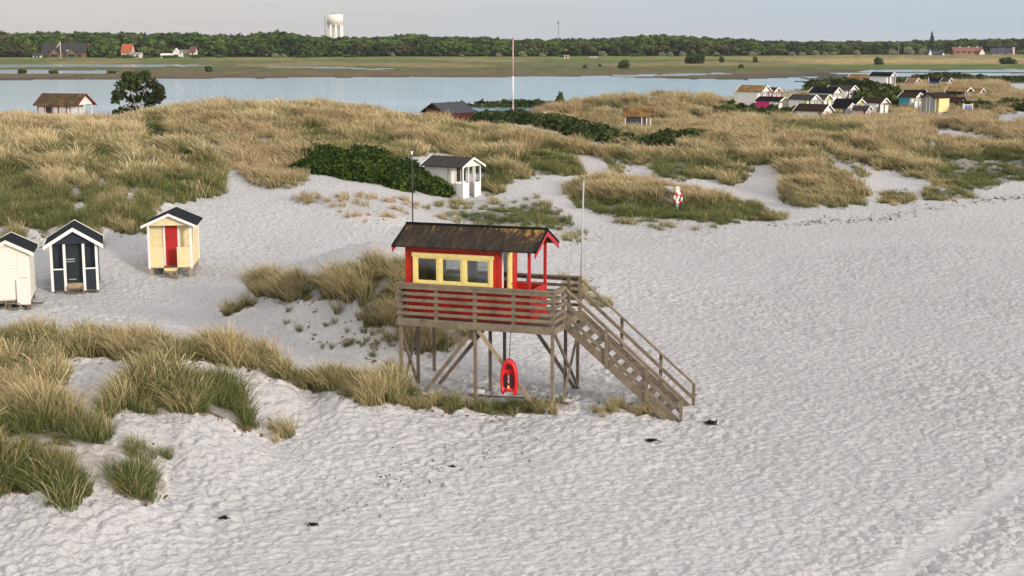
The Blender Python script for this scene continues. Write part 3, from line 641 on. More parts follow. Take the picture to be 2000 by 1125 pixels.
# wrack line of dried seaweed along the foot of the dunes, right
sp = []
for (x0, y0), (x1, y1), nn, sprd in (((1500, 440), (1760, 428), 80, 3.0), ((1560, 436), (1800, 418), 60, 4), ((1780, 412), (2000, 385), 70, 4), ((1890, 392), (2100, 383), 90, 2.5), ((600, 1010), (900, 915), 60, 26), ((680, 960), (1060, 880), 60, 22)):
    for _ in range(nn):
        t = rng.uniform(); q = ground_hit(x0 + (x1 - x0) * t, y0 + (y1 - y0) * t + rng.normal(0, sprd)); big = q[1] / 60
        sp.append((q[0], q[1], q[2] + .03, rng.uniform(.06, .22) * big, rng.uniform(.012, .035) * big))
strands('seaweed_wrack', sp, paint('dry_seaweed', (.06, .045, .038), .9, .3, 5), 'thin dark line and flecks of dried seaweed strewn over the beach sand', 'seaweed')
def seaweed(px, py, size, label):
    q = ground_hit(px, py); g = np.random.default_rng(int(px)); vs = []; fs = []; size *= .66
    for _ in range(70):
        a = g.uniform(0, 2 * math.pi); r = size * .5 * abs(g.normal(0, .55)); r *= .6; p = np.array([r * math.cos(a) * 1.8, r * math.sin(a) * .7, .03 + abs(g.normal(0, size * .10))])
        dv = g.normal(0, 1, 3) * [1, .6, .25]; dv *= size * .17 / np.linalg.norm(dv); sd = np.cross(dv, g.normal(0, 1, 3)); sd *= size * .07 / (np.linalg.norm(sd) + 1e-6)
        o = len(vs); vs += [p - dv - sd * .4, p - dv + sd * .4, p + sd, p - sd, p + dv + sd * .3, p + dv - sd * .3]; fs += [(o, o + 1, o + 2, o + 3), (o + 3, o + 2, o + 4, o + 5)]
    ob = link('seaweed_clump', mesh_np('seaweed_clump', np.array(vs), np.array(fs), paint('wet_seaweed', (.018, .016, .016), .7, .3, 5))); ob.location = q
    tag(ob, label, 'seaweed', 'dark seaweed clumps on the beach')
for a in ((1388, 830, .55, 'largest black seaweed clump on the sand, right of the stair foot'), (1273, 864, .42, 'flat black seaweed clump on the sand below the stair foot'), (1354, 774, .3, 'small black seaweed clump just beyond the stair handrail end'),
          (439, 1016, .36, 'black seaweed lump on the sand right of the foreground dune'), (612, 1029, .34, 'stretched brown seaweed scrap low on the open sand'), (882, 915, .32, 'ragged dark seaweed scrap straight below the first tower legs')):
    seaweed(*a)
# ================================================================== shrubs, thickets, trees
def leaf_cards(g, centers, radii, n, size, flat=0.0, shell=.55):
    """n quads spread through ellipsoids; returns verts, quads, per-leaf value"""
    k = g.integers(0, len(centers), n) if len(set(map(tuple, radii))) == 1 else g.choice(len(centers), n, p=(np.prod(radii, 1) ** .67) / (np.prod(radii, 1) ** .67).sum())
    dv = g.normal(0, 1, (n, 3)); dv /= np.linalg.norm(dv, axis=1)[:, None]
    rr = shell + (1.06 - shell) * g.uniform(size=(n, 1)) ** .7
    p = centers[k] + dv * radii[k] * rr
    nrm = dv * .8 + g.normal(0, .6, (n, 3)); nrm[:, 2] += flat; nrm /= np.linalg.norm(nrm, axis=1)[:, None]
    t = np.cross(nrm, g.normal(0, 1, (n, 3))); t /= np.linalg.norm(t, axis=1)[:, None]; bt = np.cross(nrm, t)
    s = size * np.clip(g.lognormal(-.1, .4, (n, 1)), .4, 2.2)
    V = np.stack([p - t * s - bt * s * .55, p + t * s * .2 - bt * s * .75, p + t * s + bt * s * .5, p - t * s * .3 + bt * s * .8], 1)
    rnd = (.5 + .13 * g.normal(size=n) + .16 * np.sin(k * 12.9898))
    return V.reshape(-1, 3), np.arange(4 * n).reshape(-1, 4), np.repeat(rnd, 4)
def blob(center, rad_, seed, sub=2, amp=.18):
    import bmesh
    bm = bmesh.new(); bmesh.ops.create_icosphere(bm, subdivisions=sub, radius=1)
    vs = np.array([v.co[:] for v in bm.verts]); fs = [[v.index for v in f.verts] for f in bm.faces]; bm.free()
    k = 1 + amp * noise(vs[:, 0] * 2 + seed * 3.1, vs[:, 1] * 2 + vs[:, 2] * 1.7, seed)
    vs = vs * k[:, None] * np.array(rad_) + np.array(center)
    return vs, np.array([f + [f[2]] for f in fs])[:, :3]
def plant_mesh(name, parts, mats):
    """parts: list of (V, F, rnd, material index)"""
    me = bpy.data.meshes.new(name); vs = []; fs = []; rn = []; mi = []
    for V, F, r_, m_ in parts:
        o = len(vs); vs += [tuple(p) for p in V]; fs += [tuple(int(i) + o for i in q) for q in F]; mi += [m_] * len(F)
        rn += list(r_ if r_ is not None else np.full(len(V), .3))
    me.from_pydata(vs, [], fs); me.update()
    me.polygons.foreach_set('material_index', mi)
    a = me.attributes.new('rnd', 'FLOAT', 'POINT'); a.data.foreach_set('value', np.array(rn, np.float32))
    for m_ in mats: me.materials.append(m_)
    return me
def limb(pts, r0, r1, n=6):
    m = MB(); P_ = [np.array(p, float) for p in pts]; k = len(P_) - 1
    for i in range(k):
        m.cyl(P_[i], P_[i + 1], r0 + (r1 - r0) * i / k, r0 + (r1 - r0) * (i + 1) / k, n, cap=(i == k - 1))
    return m
G_ROSE = foliage('rose_leaves', [(.2, (.014, .026, .008)), (.45, (.034, .058, .015)), (.65, (.066, .098, .023)), (.85, (.12, .15, .038))], .22)
G_DARK = foliage('dark_leaves', [(.15, (.018, .028, .011)), (.42, (.042, .06, .022)), (.65, (.08, .10, .035)), (.9, (.13, .14, .055))], .2)
def thicket(name, mounds, leaf, per_m2, mat, label, cat='shrub', base=None):
    """mounds: (px, py, half width m, half depth m, height m) standing where the photo shows them"""
    C_, R_, Q = [], [], []
    for px, py, rx, ry, hh in mounds:
        q = ground_hit(px, py); Q.append(q)
        g = np.random.default_rng(int(px * 7 + py)); k = max(2, int(2.2 * max(rx, ry) / max(.8, hh)))
        for _ in range(k + 2):
            ox, oy = g.uniform(-.65, .65) * rx, g.uniform(-.65, .65) * ry; s = g.uniform(.65, 1.05)
            zz = ground_z(q[0] + ox, q[1] + oy)
            C_.append((q[0] + ox, q[1] + oy, zz + hh * .15)); R_.append((min(rx, hh * 1.35) * g.uniform(.8, 1.1) * .85, min(ry, hh * 1.35) * g.uniform(.8, 1.1) * .85, hh * s * .8))
    o0 = np.mean(Q, 0); C_ = np.array(C_) - o0; R_ = np.array(R_)
    g = np.random.default_rng(len(mounds) + int(mounds[0][0]))
    area = (R_[:, 0] * R_[:, 1] * 3 + R_[:, 2] * R_[:, 0] * 3).sum()
    n = int(min(34000, area * per_m2))
    V, F, r_ = leaf_cards(g, C_, R_, n, leaf, .35, .8)
    r_ = r_ + np.repeat(.1 * noise(V[::4, 0] / 1.1, V[::4, 1] / 1.1, 7), 4)
    parts = [(V, F, r_, 0)]
    for i in range(len(C_)):
        v, f = blob(C_[i], R_[i] * .86, i); parts.append((v, f, None, 0))
    ob = link(name, plant_mesh(name, parts, [mat])); ob.location = o0
    return tag(ob, label, cat)
thicket('rose_thicket', [(612,322,1.6,1.5,.85),(640,330,2.2,1.8,1.0),(672,338,2.0,1.6,1.0),(700,344,2.2,1.8,1.1),(640,306,2.0,1.8,.9),(670,316,2.0,1.8,.95),(745,355,2.0,1.5,1.1),(780,352,2.0,1.5,1.15),(820,366,1.7,1.4,1.05),(852,379,1.0,1.1,.85),(700,312,1.8,1.5,.9),(740,326,2.0,1.5,.95),(800,338,1.5,1.4,.9)], .085, 150, G_ROSE, 'broad glossy green rose thicket sprawling beside the white porch cabin', 'thicket')
thicket('shrub_thicket', [(885,232,4,3,1.21),(930,236,4,3,1.21),(980,238,4,3,1.33),(1030,243,4,3,1.33),(1080,250,4,3,1.33),(1120,258,3.5,3,1.33),(1155,268,3,3,1.1),(1185,277,2.6,2.6,.85),(1212,288,2,2,.6)], .16, 45, G_DARK, 'long dark evergreen thicket running downhill below the flagpole', 'thicket')
thicket('shrub_thicket', [(1245,288,1.6,1.8,0.78),(1275,286,2.2,2,0.97),(1305,284,2.4,2,1.16),(1335,276,2.0,2,1.04),(1355,270,1.2,1.5,0.65)], .15, 48, G_DARK, 'small dark evergreen thicket in the hollow below the grass roofed hut', 'thicket')
thicket('shrub_thicket', [(1420,222,3,3,0.75),(1450,218,3.5,3,0.80),(1475,214,3.2,3,0.80),(1510,220,4,3,0.55),(1545,222,4,3,0.84),(1580,226,4,2.5,0.75),(1620,229,4,2,0.56),(1665,230,3.5,2,0.56),(1700,230,3,2,0.38)], .25, 20, G_DARK, 'low dark thicket along the front of the cabin village', 'thicket')
thicket('shrub_thicket', [(1590,176,4.5,4,1.4),(1625,174,5,4,2.2),(1660,176,5,4,2.6),(1690,186,5,4,2.8),(1715,196,4.5,4,2.4),(1732,205,3.5,3,1.8),(1650,186,5,4,1.5)], .3, 16, G_DARK, 'tall dark thicket rising behind the village cabins', 'thicket')
thicket('shrub_thicket', [(1775,160,5,4,1.0),(1810,158,5,4,1.6),(1850,157,6,4,2.0),(1890,158,6,4,1.6),(1920,160,5,4,1.0)], .34, 12, G_DARK, 'dark thicket on the dune ridge behind the blue cabin', 'thicket')
thicket('shrub_thicket', [(1960,158,7,4,1.2),(2010,158,8,4,1.5),(2060,158,8,4,1.5)], .34, 10, G_DARK, 'dark thicket on the far ridge at the right edge of view', 'thicket')
thicket('shrub_thicket', [(1842,208,2.2,2,.8),(1862,207,2.2,2,.9),(1825,211,1.5,1.5,.5)], .2, 24, G_DARK, 'small dark shrub hiding the foot of the yellow cabin', 'shrub')
thicket('shrub_thicket', [(1905,212,4,3,.9),(1945,210,4.5,3,1.0),(1985,212,4,3,.9),(2040,214,5,3,.9)], .25, 18, G_DARK, 'wide dark thicket right of the blue notice board', 'thicket')
thicket('shrub_thicket', [(930,214,4,4,1.0),(970,214,4.5,4,1.3),(1010,214,5,4,1.6),(1045,212,4,4,1.3)], .26, 16, G_DARK, 'dark evergreen thicket behind the flagpole by the lagoon', 'thicket')
thicket('shrub_thicket', [(890,212,2.5,2,1.2),(905,213,2,2,.9)], .22, 18, G_DARK, 'rounded shrub behind the long grey roof by the lagoon', 'shrub')
# ------------------------------------------------------------------ single trees near by
BARK = paint('grey_bark', (.30, .27, .23), .9, .25, 5)
BARKD = paint('dark_bark', (.12, .095, .075), .9, .25, 5)
def lone_tree(px, py, Y, hgt, blobs, limbs, leaf, n, mat, bark, name, label, cat='tree'):
    X = (px - 1000) / FOC * Y; z = ground_z(X, Y)
    t = thing(name, (X, Y, z), 0, label, cat)
    tk = MB()
    for pts, r0, r1 in limbs:
        q = limb([np.array(p) * hgt for p in pts], r0 * hgt, r1 * hgt); tk.add(q.v, q.f, True)
    tk.build('trunk', bark, t)
    C_ = np.array([b_[:3] for b_ in blobs]) * hgt; R_ = np.array([b_[3:] for b_ in blobs]) * hgt
    V, F, r_ = leaf_cards(np.random.default_rng(int(px)), C_, R_, n, leaf, .3, .25)
    o = link('crown', plant_mesh('crown', [(V, F, r_, 0)], [mat]), t)
    return t
LM = [([(0,0,-.1),(.02,0,.25),(.10,0,.5),(.20,0,.85)], .022, .008), ([(0,0,0),(-.10,.02,.3),(-.16,0,.6),(-.12,0,.9)], .02, .007), ([(.02,0,.2),(.22,-.02,.42),(.38,0,.62)], .014, .006), ([(-.08,0,.25),(-.32,0,.4),(-.48,0,.46)], .013, .005),
      ([(.0,-.03,0),(-.2,-.05,.22),(-.42,-.02,.2)], .012, .005), ([(.1,0,.5),(.3,.02,.8)], .01, .004), ([(-.16,0,.6),(-.3,0,.8)], .01, .004)]
BL = [(-.42,0,.50,.17,.2,.11),(-.52,0,.36,.09,.12,.07),(-.34,0,.70,.19,.2,.13),(-.20,0,.88,.17,.2,.12),(-.02,.05,.86,.18,.2,.14),(-.08,.1,.66,.2,.15,.15),(.16,0,.93,.13,.15,.10),(.30,.05,.74,.16,.2,.13),(.44,0,.60,.15,.2,.14),(.36,0,.42,.20,.2,.11),(.50,0,.45,.10,.15,.08),(.12,.1,.45,.2,.15,.13),(-.14,.1,.40,.16,.15,.12),(-.48,0,.12,.12,.15,.07),(-.36,-.02,.18,.10,.12,.07),(-.2,.1,.2,.15,.12,.09),(.2,.1,.27,.18,.12,.07)]
lone_tree(277, 222, 119, 3.75, BL, LM, .12, 3000, foliage('willow_leaves', [(.2, (.025, .034, .013)), (.5, (.05, .066, .026)), (.85, (.10, .12, .05))], .22), BARK, 'windswept_tree', 'windswept dark tree with pale bare limbs on the dune beside the red trimmed cabin')
lone_tree(786, 243, 128, .95, [(-.5,0,.75,.5,.4,.2),(0,0,.85,.6,.4,.22),(.45,0,.8,.5,.4,.2),(.1,0,.6,.5,.4,.15),(-.9,0,.55,.25,.3,.12)], [([(0,0,-.2),(.05,0,.4),(0,0,.9)], .05, .02), ([(.05,0,.3),(.5,0,.8)], .03, .015), ([(.03,0,.3),(-.5,0,.75)], .03, .015)], .11, 650, G_DARK, BARKD, 'small_pine', 'flat topped little pine on the dune crest behind the radio mast of the tower')
lone_tree(1093, 193, 166, 1.5, [(0,0,.3,.42,.4,.25),(0,0,.55,.3,.3,.25),(.02,0,.85,.14,.14,.2)], [([(0,0,-.3),(0,0,.8)], .04, .01)], .15, 420, G_DARK, BARKD, 'small_pine', 'little dark conifer alone on the straw dune by the lagoon')
# ------------------------------------------------------------------ bushes out on the salt marsh
def marsh_bush(px, py, w_px, h_px, label, squat=False):
    q = at_z(px, py, .15); s = q[1] / FOC; rx, hh = w_px * s / 2, h_px * s
    g = np.random.default_rng(int(px)); k = 5
    C_ = np.array([(g.uniform(-.55, .55) * rx, g.uniform(-.4, .4) * rx, hh * g.uniform(.25, .55)) for _ in range(k)]); R_ = np.array([(rx * g.uniform(.45, .62), rx * .5, hh * g.uniform(.36, .48)) for _ in range(k)])
    V, F, r_ = leaf_cards(g, C_, R_, 420, max(.28, hh * .11), .3, .6); parts = [(V, F, r_, 0)]
    for i in range(k): v, f = blob(C_[i], R_[i] * .8, i, 1); parts.append((v, f, None, 0))
    v, f = blob((0, 0, hh * .1), (rx * .8, rx * .6, hh * .35), 3, 1); parts.append((v, f, None, 0))
    ob = link('marsh_bush', plant_mesh('marsh_bush', parts, [G_DARK])); ob.location = q
    tag(ob, label, 'bush', 'bushes standing on the salt marsh')
for a in ((407,141,13,12,'small round bush alone on the left marsh, right of the windswept tree'),(1218,134,22,17,'round dark bush alone on the marsh right of the mast'),(1360,124,42,20,'wide dark bush against the foot of the wood, right of the mast'),(1446,133,15,8,'low flat bush on the marsh behind the cabin village, left end'),
          (1410,122,12,12,'small pointed bush at the wood edge beside the wide dark one'),(1476,122,12,12,'second small bush at the wood edge, nearer the cabin village'),(1718,126,22,16,'bush on the straw meadow behind the tall white cabin'),(1970,125,45,14,'long dark hedge like bush on the straw meadow, far right'),
          (1142,133,7,5,'tiny bush on the marsh right of the flagpole'),(42,142,22,7,'flat brown tussock in the marsh channel, far left'),(104,143,20,6,'flat tussock in the marsh channel above the red trimmed cabin'),(219,143,18,4,'low tussock in the marsh channel left of the windswept tree'),(1171,130,7,4,'tiny tussock on the marsh between mast and round bush')):
    marsh_bush(*a)

# ================================================================== the far wood
def far_tree(seed, kind):
    g = np.random.default_rng(seed); parts = []
    if kind == 'round':
        k = 16; C_ = []; R_ = []
        for i in range(k):
            a = g.uniform(0, 6.28); r = .3 * math.sqrt(g.uniform()); z = g.uniform(.2, .84); s = math.sin(math.pi * min(1, (z + .12)) ** .9) + .25
            C_.append((r * math.cos(a) * s * 1.2, r * math.sin(a) * s * 1.2, z)); R_.append((g.uniform(.12, .19), g.uniform(.12, .19), g.uniform(.10, .15)))
        leaf = .045; n = 520
    elif kind == 'pine':
        k = 10; C_ = []; R_ = []
        for i in range(k):
            a = g.uniform(0, 6.28); r = .28 * math.sqrt(g.uniform()); C_.append((r * math.cos(a), r * math.sin(a), g.uniform(.55, .88))); R_.append((g.uniform(.12, .2), g.uniform(.12, .2), g.uniform(.06, .11)))
        leaf = .045; n = 420
    elif kind == 'spruce':
        C_ = [(0, 0, z) for z in np.linspace(.15, .95, 9)]; R_ = [(.20 * (1.02 - z), .20 * (1.02 - z), .10) for z in np.linspace(.15, .95, 9)]; leaf = .03; n = 420
    else:  # bush
        k = 8; C_ = [(g.uniform(-.5, .5), g.uniform(-.4, .4), g.uniform(.25, .65)) for _ in range(k)]; R_ = [(g.uniform(.28, .42), .35, g.uniform(.22, .34)) for _ in range(k)]; leaf = .10; n = 260
    C_ = np.array(C_); R_ = np.array(R_)
    V, F, r_ = leaf_cards(g, C_, R_ * 1.1, int(n * 1.3), leaf, .3, .6); parts.append((V, F, r_, 0))
    for i in range(len(C_)): v, f = blob(C_[i], R_[i] * .72, i + seed, 1); parts.append((v, f, np.full(len(v), .38), 0))
    if kind in ('round', 'pine', 'spruce'):
        m_ = limb([(0, 0, -.05), (g.normal(0, .015), 0, .35), (g.normal(0, .03), 0, .75)], .02, .009, 5)
        for _ in range(3): a = g.uniform(0, 6.28); q = limb([(0, 0, .3), (.2 * math.cos(a), .2 * math.sin(a), .62)], .010, .005, 4); m_.add(q.v, q.f)
        parts.append((m_.v, [f[:4] for f in m_.f if len(f) == 4], None, 1))
    return parts
T_MATS = {'mid': foliage('tree_leaves_mid', [(.1, (.03, .056, .015)), (.45, (.068, .108, .027)), (.7, (.105, .158, .04)), (.95, (.16, .205, .06))], .2, inst=False),
          'light': foliage('tree_leaves_light', [(.1, (.06, .10, .022)), (.5, (.12, .175, .042)), (.9, (.19, .245, .07))], .2),
          'olive': foliage('tree_leaves_olive', [(.1, (.05, .054, .026)), (.5, (.10, .10, .047)), (.9, (.16, .15, .075))], .2),
          'dark': foliage('tree_leaves_dark', [(.1, (.02, .035, .018)), (.5, (.042, .066, .03)), (.9, (.075, .105, .047))], .2),
          'blossom': foliage('tree_leaves_pale', [(.1, (.10, .115, .05)), (.5, (.22, .22, .13)), (.9, (.36, .35, .25))], .2)}
TP = []; TK = []
for kind, mt, cnt in (('round', 'mid', 4), ('round', 'light', 3), ('round', 'olive', 2), ('round', 'dark', 2), ('pine', 'olive', 2), ('pine', 'dark', 1), ('spruce', 'dark', 1), ('bush', 'blossom', 2), ('bush', 'mid', 1)):
    for i in range(cnt):
        TP.append(plant_mesh('%s_tree' % kind, far_tree(len(TP) * 13 + 3, kind), [T_MATS[mt], BARKD])); TK.append((kind, mt))
wcol = proto_collection('wood_tree', TP)
KX = [-900, 0, 100, 200, 300, 420, 500, 545, 600, 700, 760, 800, 870, 950, 1000, 1080, 1200, 1280, 1350, 1420, 1500, 1600, 1700, 1760, 1850, 1950, 2050, 2900]
TOP = [62, 62, 63, 64, 64, 67, 67, 60, 70, 72, 72, 67, 72, 72, 77, 76, 73, 67, 71, 74, 79, 80, 81, 80, 77, 75, 76, 76]
BASE = [113, 113, 113, 113, 113, 112, 112, 112, 112, 111.5, 111, 111, 111, 111, 111, 111, 110, 110, 110, 109.5, 109, 108, 107, 107, 106, 106, 106, 106]
def wood_front(px): return CAMZ * FOC / (np.interp(px, KX, BASE) - HOR)
def pick(r, px):
    wts = np.array([3.2 if k == ('round', 'mid') else 2.0 if k == ('round', 'light') else 1.3 if k == ('round', 'olive') else 2.2 if k == ('round', 'dark') else .8 if k[0] == 'pine' else .12 if k[0] == 'spruce' else 0 for k in TK])
    if px > 1600: wts = wts * np.array([1.6 if k[1] in ('dark', 'olive') else .7 for k in TK])
    if px < 250: wts = wts * np.array([2.0 if k[1] == 'olive' else 1 for k in TK])
    wts /= wts.sum(); return r.choice(len(TK), p=wts)
HOUSE_GAPS = [(74, 194), (244, 288), (318, 392), (1096, 1116), (1142, 1170), (1795, 1835), (1842, 1978)]
pts, scl_, idx_, rots = [], [], [], []
tr = np.random.default_rng(11); fronts = []
for row in range(15):
    off = [0, 5, 10, 16, 23, 31, 40, 52, 66, 84, 105, 130, 170, 220, 280][row]
    px = -420.0
    while px < 2420:
        Y = wood_front(px) + off + tr.uniform(-2.5, 2.5) + 30
        topz = CAMZ + (HOR - np.interp(px, KX, TOP)) / FOC * Y
        if row == 0: hgt = topz * tr.uniform(.45, .85)
        elif row < 5: hgt = topz * tr.uniform(.62, .98)
        else: hgt = topz * tr.uniform(.84, 1.07)
        if row > 4 and tr.uniform() < .05: hgt *= 1.1
        gap = any(a - 7 < px < b_ + 7 for a, b_ in HOUSE_GAPS)
        wpx = hgt * .62 / Y * FOC
        if not (gap and row < 4):
            k = pick(tr, px); X = (px - 1000) / FOC * Y
            if row == 0 and 0 < px < 2000 and len(fronts) < 110: fronts.append((X, Y, hgt, k, px))
            elif row == 0 and 0 < px < 2000: pass
            else:
                pts.append((X, Y, 0)); s = hgt * tr.uniform(1.2, 1.75); scl_.append((s, s, hgt)); idx_.append(k); rots.append((0, 0, tr.uniform(0, 6.28)))
        px += max(9, wpx * (1.0 if row else 1.1)) * tr.uniform(.75, 1.3)
scatter('wood', np.array(pts), np.array(rots), np.array(scl_), np.array(idx_), np.zeros(len(pts)), wcol, 'dense far wood of mixed dark and light green trees beyond the salt marsh', 'wood')
KL = {('round', 'mid'): ('broadleaf_tree', 'mid green broadleaf tree in the front row of the far wood'), ('round', 'light'): ('broadleaf_tree', 'fresh light green broadleaf tree in the front row of the far wood'), ('round', 'olive'): ('broadleaf_tree', 'brownish olive broadleaf tree in the front row of the far wood'),
      ('round', 'dark'): ('broadleaf_tree', 'very dark green broadleaf tree in the front row of the far wood'), ('pine', 'olive'): ('pine_tree', 'olive flat crowned pine in the front row of the far wood'), ('pine', 'dark'): ('pine_tree', 'dark flat crowned pine in the front row of the far wood'), ('spruce', 'dark'): ('spruce_tree', 'small dark pointed spruce in the front row of the far wood')}
for X, Y, hgt, k, px in fronts:
    nm, lb = KL[TK[k]]; o = link(nm, TP[k]); o.location = (X, Y, 0); o.scale = (hgt * 1.45, hgt * 1.45, hgt); o.rotation_euler.z = tr.uniform(0, 6.28); tag(o, lb, 'tree', lb.split(' in the')[0] + 's along the wood edge')
bi = [i for i, k in enumerate(TK) if k[1] == 'blossom']
for j, (px, w_, h_) in enumerate([(975,12,10),(770,8,9),(905,8,6),(1020,16,11),(1060,14,9),(1175,16,11),(1290,14,10),(1305,12,9),(1330,14,11),(1395,12,8),(1465,16,11),(1540,14,8),(1560,14,9),(1585,14,10),(1605,14,8),(1620,10,7),(1735,20,12),(1765,20,16),(1795,24,14),(560,10,8),(545,16,10),(1665,14,10)]):
    Y = wood_front(px) + 3; o = link('blossom_bush', TP[bi[j % 2]]); o.location = ((px - 1000) / FOC * Y, Y, 0)
    o.scale = (w_ / FOC * Y * .62, w_ / FOC * Y * .5, h_ / FOC * Y * 1.05); tag(o, 'pale blossoming bush along the foot of the far wood', 'bush', 'pale blossoming bushes along the wood edge')
bi2 = len(TK) - 1
for j, (px, w_, h_) in enumerate([(230,30,6),(262,40,8),(300,30,6),(345,50,6),(395,40,7),(440,30,7),(100,14,7),(600,50,5),(690,40,6),(1100,24,5),(1240,30,7),(1400,30,6),(1860,40,9),(1900,40,8),(1940,30,7),(1990,40,10)]):
    Y = wood_front(px) - 4; o = link('hedge_bush', TP[bi2]); o.location = ((px - 1000) / FOC * Y, Y, 0)
    o.scale = (w_ / FOC * Y * .6, w_ / FOC * Y * .3, h_ / FOC * Y * 1.05); tag(o, 'low green hedge bush along the meadow edge before the far wood', 'bush', 'low hedge bushes before the wood')
si = [i for i, k in enumerate(TK) if k[0] == 'spruce'][0]
Y = 1010; o = link('spruce_tree', TP[si]); o.location = ((1808 - 1000) / FOC * Y, Y, 0); hz = CAMZ + (HOR - 60) / FOC * Y; o.scale = (hz * 1.1, hz * 1.1, hz); tag(o, 'tall pointed spruce standing out above the right hand wood', 'tree')
# ================================================================== materials of built things
RED = paint('red_paint', (.50, .024, .012), .6, .22, 5, .004, stain=(.25, .03, .02), stain_amt=.35, stain_scale=3)
REDD = paint('red_paint_trim', (.46, .022, .02), .45, .08, 4)
YEL = paint('yellow_paint', (.84, .68, .25), .55, .12, 6, stain=(.62, .47, .18), stain_amt=.25, stain_scale=5)
WHITE = paint('white_paint', (.78, .76, .73), .5, .05, 4)
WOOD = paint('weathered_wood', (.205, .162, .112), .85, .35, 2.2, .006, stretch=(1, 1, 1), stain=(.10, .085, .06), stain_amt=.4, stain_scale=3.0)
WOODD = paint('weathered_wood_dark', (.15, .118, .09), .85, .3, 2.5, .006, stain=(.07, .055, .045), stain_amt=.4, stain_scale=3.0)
WOODL = paint('pale_wood', (.34, .26, .17), .85, .22, 2.5, .005)
FELT = paint('mossy_felt', (.052, .043, .036), .9, .35, 2.2, .01, stretch=(1, .35, .35), stain=(.085, .06, .035), stain_amt=.75, stain_scale=4)
BLACK = paint('black_felt', (.011, .011, .013), .9, .2, 3, spec=.1)
METAL = paint('galvanised_metal', (.42, .42, .42), .4, .1, 4); DMETAL = paint('dark_metal', (.05, .045, .045), .5, .1, 4)
def glass(name, tintc=(.05, .06, .06), fac=.22):
    m = bpy.data.materials.new(name); N, L = nt(m); N.remove(bsdf(m))
    t = N.new('ShaderNodeBsdfTransparent'); t.inputs['Color'].default_value = (.82, .84, .83, 1)
    g = N.new('ShaderNodeBsdfGlossy'); g.inputs['Roughness'].default_value = .03; g.inputs['Color'].default_value = (.9, .93, .95, 1)
    f = N.new('ShaderNodeFresnel'); f.inputs['IOR'].default_value = 1.5
    ad = N.new('ShaderNodeMath'); ad.operation = 'ADD'; ad.inputs[1].default_value = .06; L.new(f.outputs[0], ad.inputs[0])
    mx = N.new('ShaderNodeMixShader'); L.new(ad.outputs[0], mx.inputs['Fac']); L.new(t.outputs[0], mx.inputs[1]); L.new(g.outputs[0], mx.inputs[2])
    L.new(mx.outputs[0], N['Material Output'].inputs['Surface']); return m
GLASS = glass('window_glass')
DARKIN = paint('dark_interior', (.03, .03, .033), .6, .2, 3)

# ================================================================== lifeguard tower
T = thing('lifeguard_tower', tuple(TOW), TOW_RZ, 'red wooden lifeguard tower cabin with yellow windows on tall timber legs', 'lifeguard tower')
LX, DY, ZB, ZF = 4.72, 2.73, 2.05, 2.25
HX0, HX1, HXE, HY0, HY1 = .10, 3.0, 3.92, .36, 1.96
HYM = (HY0 + HY1) / 2; ZR, ZE, OV = 4.86, 4.37, .30
SL = (ZR - ZE) / (HYM - HY0 + OV); ZW = ZE + OV * SL - .05
def leg(x, y, mat=WOOD, zb=-.6): MB().bar((x, y, zb), (x, y, ZB), .085, .085).build('leg', mat, T)
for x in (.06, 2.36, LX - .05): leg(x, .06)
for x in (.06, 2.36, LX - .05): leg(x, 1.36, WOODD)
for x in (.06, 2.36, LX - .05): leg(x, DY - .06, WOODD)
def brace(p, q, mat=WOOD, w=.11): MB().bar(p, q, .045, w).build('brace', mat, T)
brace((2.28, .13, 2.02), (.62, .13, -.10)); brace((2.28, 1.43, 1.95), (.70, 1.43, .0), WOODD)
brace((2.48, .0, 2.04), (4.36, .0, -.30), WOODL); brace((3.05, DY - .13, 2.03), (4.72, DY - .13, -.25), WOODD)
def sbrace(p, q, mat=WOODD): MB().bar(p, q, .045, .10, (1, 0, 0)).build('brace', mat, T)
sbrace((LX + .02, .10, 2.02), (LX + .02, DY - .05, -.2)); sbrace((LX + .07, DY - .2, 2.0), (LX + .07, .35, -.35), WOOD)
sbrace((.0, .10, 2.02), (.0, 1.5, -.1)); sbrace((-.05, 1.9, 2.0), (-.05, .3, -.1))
# deck
m = MB()
for i in range(20): y = .02 + i * (DY - .04) / 20; m.box(.02, LX - .02, y, y + .125, ZF - .045, ZF)
for y in (.10, 1.36, DY - .10): m.box(.06, LX - .06, y - .04, y + .04, ZB + .01, ZF - .046)
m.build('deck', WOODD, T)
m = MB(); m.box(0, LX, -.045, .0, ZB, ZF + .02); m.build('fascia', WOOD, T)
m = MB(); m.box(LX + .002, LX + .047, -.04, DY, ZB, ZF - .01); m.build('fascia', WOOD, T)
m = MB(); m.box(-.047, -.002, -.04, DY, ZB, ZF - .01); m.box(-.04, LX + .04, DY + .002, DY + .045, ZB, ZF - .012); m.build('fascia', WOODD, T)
# railing
RZ = 3.29
for x in (.045, 1.18, 2.36, 3.52, LX - .045): MB().box(x - .045, x + .045, -.001, .08, ZB + .03, RZ - .045).build('rail_post', WOOD, T)
for z in (2.42, 2.61, 2.81, 3.0): MB().box(-.03, LX + .03, -.05, -.004, z - .045, z + .045).build('rail_board', WOOD, T)
MB().box(-.05, LX + .05, -.07, .09, RZ - .043, RZ).build('handrail', WOOD, T)
MB().box(-.03, LX + .03, -.052, -.006, RZ - .155, RZ - .046).build('rail_board', WOOD, T)
STY = .95                                                              # right side: boards up to the stair post
for y in (STY, DY - .05): MB().box(LX - .045, LX + .055, y - .05, y + .05, ZB - .02, RZ + .02).build('rail_post', WOOD, T)
for z in (2.42, 2.61, 2.81, 3.0, RZ - .10): MB().box(LX + .004, LX + .05, -.03, STY - .05, z - .045, z + .045).build('rail_board', WOOD, T)
MB().box(LX - .06, LX + .09, .092, STY - .052, RZ - .042, RZ + .001).build('handrail', WOOD, T)
